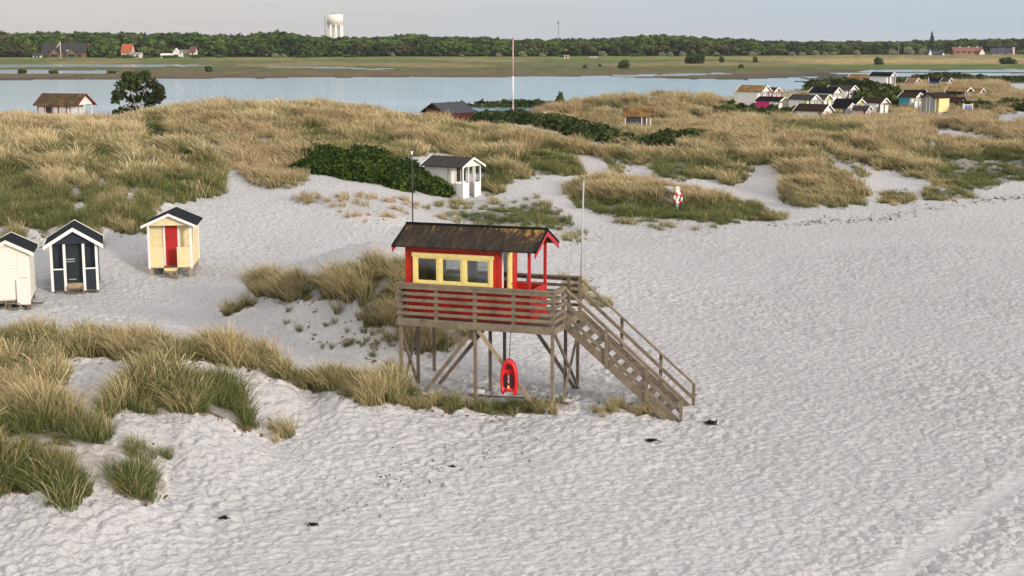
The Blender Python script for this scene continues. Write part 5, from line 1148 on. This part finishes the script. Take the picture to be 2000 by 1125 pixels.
MB().box(-w_ / 2 + .05, w_ / 2 - .05, -l_ / 2 + .08, -l_ / 2 + lp - .05, fl - .06, fl - .005).build('porch_floor', WOOD, t)
cabin_roof(t, w_, l_, zw, rise, .22, .16, .16, paint('grey_felt', (.05, .045, .043), .95, .3, 3, .01, spec=.1), WHITE, .13, True)
# --- red trimmed white cabin with mossy roof on the left crest
Yc = 117.5; X = (133 - 1000) / FOC * Yc; q = np.array([X, Yc, CAMZ + (HOR - 236) / FOC * Yc - .2]); w_, l_ = 2.2, 3.7; fl = .0; zw = fl + 1.75; rise = .75; lp = .9
t = cabin_frame(q, rad(72), 'white cabin with red trim and mossy roof on the left crest')
MOSS = paint('moss_roof', (.065, .040, .022), .95, .35, 2.5, .03, stain=(.16, .10, .025), stain_amt=.55, stain_scale=1.6)
m = MB(); gable_wall(m, w_, -l_ / 2 + lp, l_ / 2, fl, zw, zw + rise); m.build('wall', WHITES, t)
m = MB(); m.prism([(-w_ / 2, zw - .08), (w_ / 2, zw - .08), (w_ / 2, zw), (0, zw + rise), (-w_ / 2, zw)], -l_ / 2 + .02, -l_ / 2 + .08); m.build('gable_panel', WHITE, t)
RTR = paint('dark_red_trim', (.22, .018, .016), .55, .1, 3)
xw = -w_ / 2
win = MB(); win.box(xw - .03, xw - .002, .35, .42, .82, 1.62); win.box(xw - .03, xw - .002, 1.12, 1.19, .82, 1.62); win.box(xw - .03, xw - .002, .42, 1.12, 1.55, 1.62); win.box(xw - .03, xw - .002, .42, 1.12, .82, .89)
wo_ = win.build('window', RTR, t); m = MB(); m.box(xw - .022, xw - .003, .42, .47, .89, 1.55); m.box(xw - .022, xw - .003, 1.07, 1.12, .89, 1.55); m.box(xw - .022, xw - .003, .47, 1.07, 1.50, 1.55); m.box(xw - .022, xw - .003, .47, 1.07, .89, .94); m.build('sash', WHITE, wo_)
MB().box(xw - .012, xw - .003, .47, 1.07, .94, 1.50).build('pane', DARKIN, wo_)
for y in (l_ / 2 - .04, -.15, -l_ / 2 + lp + .03): MB().box(xw - .022, xw - .001, y - .045, y + .045, 0, zw - .02).build('trim_board', RTR, t)
for x in (xw + .05, 0, w_ / 2 - .05): MB().box(x - .045, x + .045, -l_ / 2 + .02, -l_ / 2 + .1, 0, zw - .082).build('porch_post', WHITE, t)
MB().box(xw + .01, xw + .05, -l_ / 2 + .11, -l_ / 2 + lp - .01, 0, .8).build('porch_side', WHITES, t)
m = MB(); m.box(xw + .1, -.05, -l_ / 2 + .04, -l_ / 2 + .08, .72, .8); m.box(.05, w_ / 2 - .1, -l_ / 2 + .04, -l_ / 2 + .08, .72, .8); m.build('porch_rail', WHITE, t)
cabin_roof(t, w_, l_, zw, rise, .25, .2, .2, MOSS, RTR, .12, True)
# --- low red cabin with a long grey roof by the lagoon
Yc = 163; X = (876 - 1000) / FOC * Yc; zr = CAMZ + (HOR - 197) / FOC * Yc; w_, l_ = 3.6, 4.6; rise = 1.0; zw = zr - rise - ground_z(X, Yc) - .06
t = cabin_frame((X, Yc, ground_z(X, Yc)), rad(-42), 'low dark red cabin with a long plain grey roof by the lagoon')
m = MB(); gable_wall(m, w_, -l_ / 2, l_ / 2, -.5, zw, zw + rise); m.build('wall', paint('dull_red_boards', (.075, .014, .012), .6, .15, 3, boards=('X', .14, .02)), t)
cabin_roof(t, w_, l_, zw, rise, .18, .25, .2, paint('slate_felt', (.06, .062, .068), .9, .15, 2, spec=.1), paint('black_trim', (.025, .022, .022), .6, .1, 3), .10, True)
# --- grass roofed little hut in the hollow
q = ground_hit(1246, 252); w_, l_ = 1.7, 2.45; zw = 1.35; rise = .62
Yc = 135; X = (1245 - 1000) / FOC * Yc; z0 = CAMZ + (HOR - 250) / FOC * Yc
t = cabin_frame((X, Yc, z0), rad(84), 'small hut with overgrown rusty roof and dark shutter in the dune hollow')
GRASSR = paint('overgrown_roof', (.10, .058, .028), 1, .4, 2.5, .05, stain=(.25, .14, .04), stain_amt=.7, stain_scale=1.8)
m = MB(); gable_wall(m, w_, -l_ / 2 + .45, l_ / 2, 0, zw, zw + rise); m.build('wall', paint('hut_brown', (.10, .075, .06), .7, .2, 3), t)
MB().box(-w_ / 2 - .02, -w_ / 2 - .002, -.30, 1.02, .02, zw - .1).build('shutter', paint('slate_shutter', (.045, .05, .06), .6, .15, 3), t)
for y in (l_ / 2 - .06, -.36, -l_ / 2 + .06, -l_ / 2 + .42): MB().box(-w_ / 2 - .03, -w_ / 2 + .04, y - .045, y + .045, 0, zw).build('post', WHITE, t)
MB().box(-w_ / 2 - .03, -w_ / 2 + .03, -l_ / 2, l_ / 2, zw - .08, zw - .003).build('plate_beam', WHITE, t)
cabin_roof(t, w_, l_, zw, rise, .18, .15, .15, GRASSR, DMETAL, .08, True)
# --- board sign beside the flagpole
q = ground_hit(1070, 231); Yc = q[1]; s = Yc / FOC
t = thing('notice_board', (q[0], q[1], CAMZ + (HOR - 234) / FOC * Yc), rad(2), 'grey slatted notice board with white panels by the dark thicket', 'notice board')
for x in (-.55, .55): MB().box(x - .05, x + .05, -.05, .05, -.3, 1.0).build('post', WOODD, t)
MB().box(-.49, .49, -.04, .02, .72, .98).build('panel', WHITE, t); MB().box(-.49, .49, -.04, .02, .42, .70).build('panel', WOODD, t); MB().box(-.49, .49, -.04, .02, .02, .40).build('panel', WHITE, t); MB().box(-.62, .62, -.12, .1, 1.0, 1.05).build('cap', METAL, t)
# --- tall flagpole
Yc = 150; X = (1002 - 1000) / FOC * Yc; z0 = CAMZ + (HOR - 224) / FOC * Yc; z1 = CAMZ + (HOR - 76) / FOC * Yc
t = thing('flagpole', (X, Yc, z0), 0, 'tall white flagpole without a flag on the dunes before the lagoon', 'flagpole')
hp = z1 - z0; PK = paint('faded_red', (.60, .38, .38), .5, .08, 3)
MB().cyl((0, 0, 1.2), (0, 0, hp * .52), .085, .075, 12).build('pole', paint('white_gloss', (.80, .76, .74), .4, .05, 3), t)
MB().cyl((0, 0, hp * .52), (0, 0, hp), .075, .055, 12).build('upper_pole', PK, t); MB().cyl((0, 0, -.6), (0, 0, 1.2), .10, .085, 12).build('pole_foot', PK, t)
MB().cyl((0, 0, z1 - z0), (0, 0, z1 - z0 + .15), .09, .03, 10).build('finial', REDD, t)
# --- lifebuoy post
q = ground_hit(1323, 412); sc = q[1] / FOC
t = thing('lifebuoy_post', tuple(q), rad(8), 'white post with a red and white lifebuoy in the green dune grass', 'lifebuoy post')
m = MB(); m.box(-.06, .06, -.03, .03, -.3, 1.30); m.cyl((0, -.03, 1.28), (0, .03, 1.28), .115, .115, 14); m.box(-.11, .11, -.029, .029, .95, 1.28); m.build('post', WHITE, t)
R0, r0 = .215, .065
for k in range(8):
    vs = []; fs = []
    a0, a1 = k * math.pi / 4 + .2, (k + 1) * math.pi / 4 + .2
    for i in range(5):
        a = a0 + (a1 - a0) * i / 4
        for j in range(8):
            b_ = j * math.pi / 4; rr = R0 + r0 * math.cos(b_); vs.append((rr * math.cos(a), -.12 + r0 * .9 * math.sin(b_), .72 + 1.25 * rr * math.sin(a)))
    for i in range(4):
        for j in range(8): fs.append((i * 8 + j, i * 8 + (j + 1) % 8, (i + 1) * 8 + (j + 1) % 8, (i + 1) * 8 + j))
    if k % 2 == 0: red = globals().setdefault('_rb', []); red.append((vs, fs))
    else: globals().setdefault('_wb', []).append((vs, fs))
m = MB(); [m.add(v, f, True) for v, f in _rb]; ring = m.build('lifebuoy', paint('buoy_red', (.60, .03, .03), .45, .05, 4), t)
m = MB(); [m.add(v, f, True) for v, f in _wb]; m.build('white_band', WHITE, ring)
m = MB(); m.bar((-.13, -.1, .52), (.13, -.1, .92), .05, .12); m.build('holder', WHITE, t)

# ================================================================== cabin village on the right
VW = paint('village_white', (.80, .77, .72), .6, .06, 2); VG = paint('village_grey_wall', (.30, .29, .25), .7, .1, 2)
VR = {'brown': paint('village_brown_roof', (.036, .022, .017), 1, .35, 2.5, .02, spec=.05), 'black': paint('village_black_roof', (.010, .0095, .0105), 1, .3, 2, spec=.05), 'grey': paint('village_grey_roof', (.045, .041, .040), 1, .3, 2, spec=.05), 'straw': paint('village_straw_roof', (.17, .095, .035), 1, .4, 2, .05, stain=(.28, .18, .06), stain_amt=.6, stain_scale=1.5)}
def flat(name, c): return paint('panel_' + name, c, .55, .06, 2)
def vcabin(x0, x1, yb, Y, w_, roof, wall, label, rise=.65, ridge=None, eave=None, panel=None, gable=None, rot=50, edge=VW, gx=None, door=None, wide=None):
    """x0..x1: photo columns of the whole cabin, yb: foot row, ridge: ridge row; seen from its long side, gable turned right (rot>0) or left (rot<0)"""
    r = rad(rot); s = FOC / Y; rise *= .72
    l_ = max(1.2, ((x1 - x0) / s - abs(w_ * math.cos(r))) / abs(math.sin(r)))
    X = ((x0 + x1) / 2 - 1000) / s
    zb = CAMZ + (HOR - yb) / FOC * Y; zr = CAMZ + (HOR - ridge) / FOC * Y - zb - .06
    zw = zr - rise
    t = cabin_frame((X, Y, zb), r, label, 'village_cabin', 'cabins of the far beach village')
    m = MB(); lp = min(.7, l_ * .25); gable_wall(m, w_, -l_ / 2 + lp, l_ / 2, -.6, zw, zw + rise); m.build('wall', wall, t)
    gp = gable or wall
    m = MB(); m.prism([(-w_ / 2, zw - .05), (w_ / 2, zw - .05), (w_ / 2, zw), (0, zw + rise), (-w_ / 2, zw)], -l_ / 2 + .02, -l_ / 2 + .1); m.build('gable_panel', gp, t)
    for x in (-w_ / 2 + .07, w_ / 2 - .07, -.28, .28): MB().box(x - .06, x + .06, -l_ / 2 + .02, -l_ / 2 + .12, -.4, zw - .052).build('porch_post', VW, t)
    m = MB()
    for a, b_ in ((-w_ / 2 + .13, -.34), (.34, w_ / 2 - .13)): m.box(a, b_, -l_ / 2 + .04, -l_ / 2 + .1, -.3, .75)
    m.build('parapet', wall if wall is not VG else VW, t)
    side = -1 if rot > 0 else 1
    if rot < 0: q_ = MB(); q_.prism([(-w_ / 2, -.6), (w_ / 2, -.6), (w_ / 2, zw - .051), (-w_ / 2, zw - .051)], -l_ / 2 + .03, -l_ / 2 + .09); q_.build('front_wall', gp, t)
    MB().box(-.26, .26, -l_ / 2 + lp - .03, -l_ / 2 + lp - .003, -.1, zw - .1).build('door', door or DARKIN, t)
    if panel:
        pm, a, b_ = panel; xx = side * w_ / 2
        MB().box(min(xx, xx + side * .03) , max(xx, xx + side * .03), -l_ / 2 + lp + a * (l_ - lp), -l_ / 2 + lp + b_ * (l_ - lp), -.3, zw - .08).build('side_panel', pm, t)
    cabin_roof(t, w_, l_, zw, rise, .12, .18, .18, VR[roof], edge, .16, True, .06)
    return t
PINK = flat('pink', (.62, .035, .16)); LIME = flat('lime', (.42, .62, .10)); TEAL = flat('teal', (.025, .27, .36)); YELV = flat('yellow', (.80, .52, .08)); PYEL = flat('pale_yellow', (.82, .68, .32)); BLU = flat('blue', (.025, .075, .24)); BLK = flat('black', (.016, .015, .016)); PPINK = flat('pale_pink', (.62, .36, .36)); CRM = flat('cream', (.62, .52, .33))
vcabin(1437,1500,206,197,2.4,'straw',VW,'white cabin under a golden overgrown roof at the village left end',1.0,164)
vcabin(1478,1520,192,208,2.0,'brown',PPINK,'pale pink cabin with white gable tucked behind the golden roof',.75,168)
vcabin(1474,1534,209,186,2.2,'black',VW,'cabin with a bright pink side panel and flat black roof',.62,186,panel=(PINK,.28,1.0))
vcabin(1537,1595,213,184,2.2,'grey',VW,'white cabin with grey roof and lime green porch panel',.70,182,panel=(LIME,-.05,.12))
vcabin(1577,1638,196,201,2.5,'black',VW,'white cabin with wide black roof and broad white gable',.95,168,gable=VW)
vcabin(1610,1668,193,209,2.4,'grey',VW,'tall white cabin with pale grey roof before the dark thicket',.8,164,door=DARKIN)
vcabin(1582,1620,204,193,2.0,'grey',VW,'small cabin with a lime green gable behind the front row',.7,182,gable=LIME)
vcabin(1550,1621,226,172,2.4,'brown',VW,'low cabin with long brown roof in the front row',1.0,200)
vcabin(1618,1666,222,176,2.2,'black',VW,'white cabin with a bright yellow door panel in front row',.75,198,panel=(YELV,.15,.5),gable=VW)
vcabin(1624,1682,213,182,2.2,'black',VW,'cabin with yellow black gable behind the yellow door cabin',.65,190,gable=YELV)
vcabin(1676,1730,214,183,2.2,'brown',VW,'white cabin with dark brown roof at the front row right end',.75,188)
vcabin(1660,1698,222,174,1.8,'grey',PPINK,'tiny pale pink cabin low in the front row',.6,203,rot=60)
vcabin(1650,1702,166,262,2.6,'straw',VW,'cabin with rust brown overgrown roof high above the thicket',1.0,143)
vcabin(1692,1741,172,250,2.3,'black',VW,'tall white cabin with black roof and dark upper window',.8,139,gable=VW)
vcabin(1758,1800,196,212,2.2,'black',VW,'black roofed cabin with white gable ends behind the teal one',.65,173,rot=84)
vcabin(1750,1796,206,196,2.3,'brown',VW,'teal sided cabin with brown roof and white posts',.75,178,panel=(TEAL,.12,.98))
vcabin(1794,1846,211,188,2.5,'brown',PYEL,'pale yellow cabin with grey green gable turned left',.85,178,gable=VG,rot=-58,edge=VR['brown'])
vcabin(1836,1880,206,193,2.2,'brown',CRM,'low cream cabin with dark roof behind the yellow one',.85,186,edge=VR['brown'])
vcabin(1840,1891,198,212,2.4,'straw',BLK,'black cabin with white gable trim and porch posts',.7,168,gable=BLK)
vcabin(1882,1916,194,222,2.1,'straw',CRM,'cream cabin with brown overgrown roof at the village right end',.8,170,gable=VG)
vcabin(1762,1790,168,268,2.2,'straw',PPINK,'pale pink walled cabin with brown roof, far behind the teal one',.9,150)
vcabin(1806,1834,168,264,2.2,'black',BLU,'deep blue cabin far back below the ridge thicket',.8,150,rot=80)
vcabin(1830,1852,168,258,2.0,'grey',VW,'small white cabin with grey gable beside the deep blue one',.8,150,gable=VG,rot=50)
q = ground_hit(1884, 212); Yc = 176; X = (1884 - 1000) / FOC * Yc
t = thing('notice_board', (X, Yc, CAMZ + (HOR - 214) / FOC * Yc), 0, 'blue notice board with white edges on posts before the village', 'notice board')
for x in (-.55, .55): MB().box(x - .05, x + .05, -.05, .05, -1.2, .95).build('post', VW, t)
MB().box(-.36, .49, -.06, .0, .15, .68).build('blue_panel', flat('sign_blue', (.05, .11, .30)), t); MB().box(-.49, -.37, -.06, .0, .12, .70).build('white_panel', VW, t); MB().box(-.49, .49, -.05, .01, .69, .80).build('top_rail', VW, t)
MB().box(-.25, .38, -.068, -.061, .42, .5).build('white_lettering', flat('sign_pale', (.45, .52, .66)), t)

# ================================================================== houses, towers and poles beyond the marsh
def fpt(px, py, Y): return np.array([(px - 1000) / FOC * Y, Y, CAMZ + (HOR - py) / FOC * Y])
TILE = flat('orange_tile', (.36, .085, .035)); TILER = flat('red_tile', (.21, .075, .055)); THATCH = flat('dark_thatch', (.030, .027, .028)); BRICK = flat('brown_brick', (.19, .125, .085)); WIN = flat('dark_window', (.02, .022, .025)); FW = flat('render_white', (.74, .70, .64)); NVY = flat('navy_roof', (.032, .038, .055))
def ridge_house(px0, px1, pyr, pye, pyb, Y, depth, roof, wall, label, wins=(), name='house'):
    """ridge parallel to the view plane"""
    a, b_ = fpt(px0, pyb, Y), fpt(px1, pyb, Y); zr, ze = fpt(0, pyr, Y)[2], fpt(0, pye, Y)[2]; L_ = b_[0] - a[0]
    t = thing(name, ((a[0] + b_[0]) / 2, Y + depth / 2, 0), 0, label, 'house')
    m = MB(); pr = [(-depth / 2, -.3), (depth / 2, -.3), (depth / 2, ze), (0, zr), (-depth / 2, ze)]
    m.add([(-L_ / 2, y, z) for y, z in pr] + [(L_ / 2, y, z) for y, z in pr], [(0, 1, 2, 3, 4), (9, 8, 7, 6, 5)] + [(i, i + 5, (i + 1) % 5 + 5, (i + 1) % 5) for i in range(5)]); m.build('wall', wall, t)
    m = MB()
    for s in (-1, 1):
        k = (zr - ze) / (depth / 2); y1 = s * (depth / 2 + .5); z1 = ze - .5 * k + .2
        v = [(-L_ / 2 - .4, 0, zr + .2), (L_ / 2 + .4, 0, zr + .2), (L_ / 2 + .4, y1, z1), (-L_ / 2 - .4, y1, z1)]; v += [(x, y, z - .18) for x, y, z in v]
        m.add(v, BOXF if s < 0 else [tuple(reversed(f)) for f in BOXF])
    m.build('roof', roof, t)
    for wx0, wx1, wz0, wz1 in wins: MB().box(-L_ / 2 + wx0, -L_ / 2 + wx1, -depth / 2 - .08, -depth / 2 - .003, wz0, wz1).build('window', WIN, t)
    return t, L_
def front_gable(t, x, hw, zr, ze, y0, y1, wall, roof, win=True, name='gable'):
    m = MB(); m.prism([(x - hw, -.3), (x + hw, -.3), (x + hw, ze), (x, zr), (x - hw, ze)], y0, y1); g_ = m.build(name, wall, t)
    m = MB().chevron(hw + .35, ze - .05, zr + .35, .22, y0 - .3, y1 - .02); m.v = [(vx + x, vy, vz) for vx, vy, vz in m.v]; m.build('gable_roof', roof, g_)
    if win: MB().box(x - hw * .7, x + hw * .7, y0 - .08, y0 - .003, .5, ze - .15).build('window', WIN, g_)
t, L_ = ridge_house(93, 177, 85, 101, 111, 838, 9, THATCH, BRICK, 'large dark thatched house with two brick gables, far left', ((.6, 3, .6, 2), (21, 23, .6, 2)))
gx0 = L_ / 84
front_gable(t, (120 - 135) * gx0, 2.7, 5.4, 2.2, -7.2, -1.0, BRICK, THATCH); front_gable(t, (153 - 135) * gx0, 2.7, 5.2, 2.2, -7.2, -1.0, BRICK, THATCH)
MB().box((141.5 - 135) * gx0, (148 - 135) * gx0, -4.6, -3.2, 3.3, 4.6).build('dormer', FW, t)
ridge_house(172, 186, 87, 99, 111, 852, 7, TILE, BRICK, 'small house with orange tiled roof right of the thatched house', ((1, 2, 1, 2),))
t, L_ = ridge_house(247, 266, 86, 101, 112, 838, 8, TILE, FW, 'white house with steep orange roof between dark trees', ((.8, 1.8, 2.4, 3.4), (2.5, 4.2, .5, 1.8)))
ridge_house(262, 284, 102, 105, 112, 834, 5, flat('flat_roof', (.25, .22, .2)), FW, 'low white flat roofed annex beside the orange roofed house', ((1, 2.5, .4, 1.6), (4, 5.4, .4, 1.6)))
t, L_ = ridge_house(345, 361, 98, 104, 112, 838, 7, flat('grey_tile', (.16, .15, .15)), FW, 'white villa with a steep front gable and low side wing')
front_gable(t, 0, 2.0, 5.2, 2.0, -5.0, -1.0, FW, FW)
ridge_house(323, 345, 104, 107, 112, 836, 5, FW, FW, 'low white side building with large windows by the villa', ((.6, 2.2, .4, 1.5), (3, 5, .4, 1.5)))
ridge_house(360, 375, 97, 104, 111, 850, 6, flat('moss_tile', (.20, .19, .11)), flat('sand_render', (.4, .36, .26)), 'sand coloured house with mossy roof right of the villa', ((1, 2, .6, 1.6),))
ridge_house(379, 389, 91, 101, 112, 845, 7, flat('dark_tile', (.13, .04, .04)), FW, 'narrow white house with dark red roof left of a light tree', ((1, 2, 2, 3),))
ridge_house(76, 92, 103, 107, 112, 836, 4, THATCH, FW, 'small white garage with dark roof left of the thatched house', ((.8, 2.0, .2, 1.5), (2.6, 3.8, .2, 1.5)), 'garage')
t, L_ = ridge_house(1852, 1908, 92, 99, 105.5, 1010, 8, TILER, flat('pink_brick', (.30, .14, .10)), 'long red tiled farmhouse with white end gable, far right', ((2, 3.5, 1, 2.2), (6, 7.5, 1, 2.2), (10, 11.5, 1, 2.2), (14, 15.5, 1, 2.2)))
front_gable(t, L_ / 2 - 1.3, 1.7, 4.2, 1.6, -6.2, -1.0, FW, TILER, False)
for k in (.25, .55, .85): MB().box(-L_ / 2 + k * L_ - .4, -L_ / 2 + k * L_ + .4, -.4, .4, fpt(0, 94, 1010)[2], fpt(0, 90, 1010)[2]).build('chimney', FW, t)
t, L_ = ridge_house(1926, 1968, 94, 101, 106, 1010, 8, NVY, flat('dusk_wall', (.16, .15, .16)), 'long navy roofed house with a pale chimney stack, far right', ((2, 4, .6, 1.8), (8, 10, .6, 1.8)))
MB().box(L_ / 2 - 1.2, L_ / 2 + .1, -4.6, -2.9, 0, fpt(0, 92, 1010)[2]).build('chimney', flat('pink_white', (.62, .45, .42)), t)
t, L_ = ridge_house(1802, 1832, 99, 105, 110, 975, 7, NVY, flat('dusk_wall', (.16, .15, .16)), 'dark roofed house with two small white gables, far right')
front_gable(t, -L_ / 2 + 1.0, 1.0, 4.2, 1.2, -5.5, -1, FW, NVY, False); front_gable(t, L_ / 2 - .6, .9, 2.2, .6, -5.5, -1, FW, NVY, False)
ridge_house(1101, 1110, 107, 109, 114.5, 800, 3, flat('grey_tile', (.16, .15, .15)), PYEL, 'little cream shed at the wood edge near the mast', ((.8, 1.5, .2, 1.0),), 'shed')
ridge_house(1150, 1164, 110, 112, 115.5, 800, 3, flat('shed_grey', (.3, .28, .27)), FW, 'low white shed at the wood edge right of the cream one', ((.8, 1.5, .1, .8),), 'shed')
# water tower
Yc = 1300; u = Yc / FOC; zt0, zt1 = fpt(0, 48, Yc)[2], fpt(0, 29.5, Yc)[2]; X = (660 - 1000) * u
t = thing('water_tower', (X, Yc, 0), 0, 'white water tower with round tank on columns above the wood', 'water tower')
WT = paint('tower_white', (.80, .76, .70), .6, .04, .1); R0 = 15.8 * u
m = MB(); m.cyl((0, 0, zt0), (0, 0, zt1), R0, R0, 32); m.cyl((0, 0, zt0 - .9), (0, 0, zt0), R0 * .9, R0, 32, cap=False); tk = m.build('tank', WT, t)
m = MB(); m.cyl((0, 0, zt1), (0, 0, zt1 + .9), R0 * .35, R0 * .3, 20)
m.build('roof_housing', flat('housing', (.3, .27, .25)), tk)
for k in range(8): a = k * math.pi / 4 + .2; MB().cyl((R0 * .86 * math.cos(a), R0 * .86 * math.sin(a), 0), (R0 * .86 * math.cos(a), R0 * .86 * math.sin(a), zt0), .85, .85, 12).build('column', WT, t)
MB().cyl((0, 0, 0), (0, 0, zt0), 2.1, 2.1, 18).build('stair_shaft', WT, t)
m = MB()
for k in range(5): a = k * 1.3 + .5; m.cyl((R0 * .9 * math.cos(a), R0 * .9 * math.sin(a), zt1), (R0 * .9 * math.cos(a), R0 * .9 * math.sin(a), zt1 + 1.6), .16, .12, 6)
m.build('antenna', DMETAL, tk)
m = MB(); m.cyl((-R0 - 1.7, 0, 8), (-R0 - 1.7, 0, zt1 - 1.5), .3, .3, 6)
for k in range(6): z = 12 + k * 3; m.bar((-R0 - 1.7, 0, z), (-R0 * .8, 0, z + .2), .15, .15)
m.build('ladder', paint('tower_ladder_grey', (.35, .34, .34), .6, .1, 1), t)
# radio mast
Yc = 1250; z1 = fpt(0, 34, Yc)[2]; X = (1089 - 1000) * Yc / FOC
t = thing('radio_mast', (X, Yc, 0), 0, 'thin grey lattice radio mast rising out of the wood', 'mast')
MG = paint('mast_grey', (.24, .24, .25), .6, .1, 1); m = MB()
for a in range(3): c_, s_ = math.cos(a * 2.094), math.sin(a * 2.094); m.cyl((.75 * c_, .75 * s_, 0), (.30 * c_, .30 * s_, z1 - 3), .13, .10, 6)
for k in range(22):
    z = k * (z1 - 3) / 22; z2 = (k + 1) * (z1 - 3) / 22; f0 = .75 - .45 * k / 22; f1 = .75 - .45 * (k + 1) / 22
    for a in range(3): m.cyl((f0 * math.cos(a * 2.094), f0 * math.sin(a * 2.094), z), (f1 * math.cos(a * 2.094 + 2.094), f1 * math.sin(a * 2.094 + 2.094), z2), .07, .07, 4)
m.build('lattice', MG, t); MB().cyl((0, 0, z1 - 3), (0, 0, z1), .12, .05, 6).build('aerial', MG, t)
m = MB(); m.cyl((.5, 0, z1 - 7), (.5, 0, z1 - 4.5), .3, .3, 8); m.cyl((-.5, 0, z1 - 6), (-.5, 0, z1 - 3.5), .3, .3, 8); m.build('antenna', MG, t)
# small poles
Yc = 815; a = fpt(130, 111, Yc); t = thing('flagpole', (a[0], Yc, 0), 0, 'white flagpole with pennant before the large thatched house', 'flagpole'); zt = fpt(0, 81, Yc)[2]
MB().cyl((0, 0, -.3), (0, 0, zt), .22, .14, 8).build('pole', FW, t); m = MB(); m.add([(0, -.02, zt - .3), (-2.1, -.02, zt - 2.9), (-2.0, -.02, zt - 3.3), (0, -.02, zt - 1.0), (0, .06, zt - .3), (-2.1, .06, zt - 2.9), (-2.0, .06, zt - 3.3), (0, .06, zt - 1.0)], [(0, 1, 2, 3), (7, 6, 5, 4), (0, 4, 5, 1), (1, 5, 6, 2), (2, 6, 7, 3)]); m.build('pennant', PYEL, t)
Yc = 955; a = fpt(1745, 106, Yc); zt = fpt(0, 83, Yc)[2]; t = thing('street_lamp', (a[0], Yc, 0), 0, 'grey street lamp with curved arm at the right hand wood', 'street lamp'); m = MB(); m.cyl((0, 0, 0), (.1, 0, zt - 1), .28, .2, 8); m.cyl((.1, 0, zt - 1), (-.6, 0, zt), .2, .18, 8); m.cyl((-.6, 0, zt), (-2.6, 0, zt + .3), .18, .15, 8); m.build('pole', MG, t); MB().box(-3.6, -2.5, -.3, .3, zt + .1, zt + .45).build('lamp_head', MG, t)

# swivel chair inside the tower cabin, seen through the left pane
q = T.matrix_basis @ __import__('mathutils').Vector((.78, 1.02, ZF + .02))
ch = thing('office_chair', q, TOW_RZ + rad(35), 'dark swivel chair behind the left window of the tower cabin', 'chair')
CHM = paint('chair_black', (.02, .02, .022), .6, .1, 3)
MB().box(-.22, .22, -.22, .20, .44, .52).build('seat', CHM, ch); m = MB()
for k in range(6): z0 = .62 + k * .12; y = .22 + .05 * math.sin(k * .6); m.box(-.21 + .01 * k, .21 - .01 * k, y, y + .04, z0, z0 + .121)
m.build('backrest', CHM, ch); m = MB(); m.cyl((0, 0, .06), (0, 0, .44), .03, .03, 8); m.bar((0, .15, .46), (0, .24, .66), .05, .03, (1, 0, 0)); m.build('column', DMETAL, ch)
m = MB()
for k in range(5): a = k * 1.2566; m.bar((0, 0, .07), (.26 * math.cos(a), .26 * math.sin(a), .03), .04, .03, (math.sin(a), -math.cos(a), 0))
m.build('star_base', DMETAL, ch)

# ================================================================== thin evening air
hm = bpy.data.materials.new('haze'); N, L = nt(hm); N.remove(bsdf(hm))
pv = N.new('ShaderNodeVolumePrincipled'); pv.inputs['Color'].default_value = (.93, .94, .97, 1); pv.inputs['Density'].default_value = HAZE; pv.inputs['Anisotropy'].default_value = .2
L.new(pv.outputs[0], N['Material Output'].inputs['Volume'])
m = MB(); m.box(-4300, 4300, -60, 9100, -2.0, 42); hz_ = m.build('haze', hm); hz_['kind'] = 'stuff'; hz_['label'] = 'thin pale evening haze over the marsh and far wood'; hz_['category'] = 'haze'
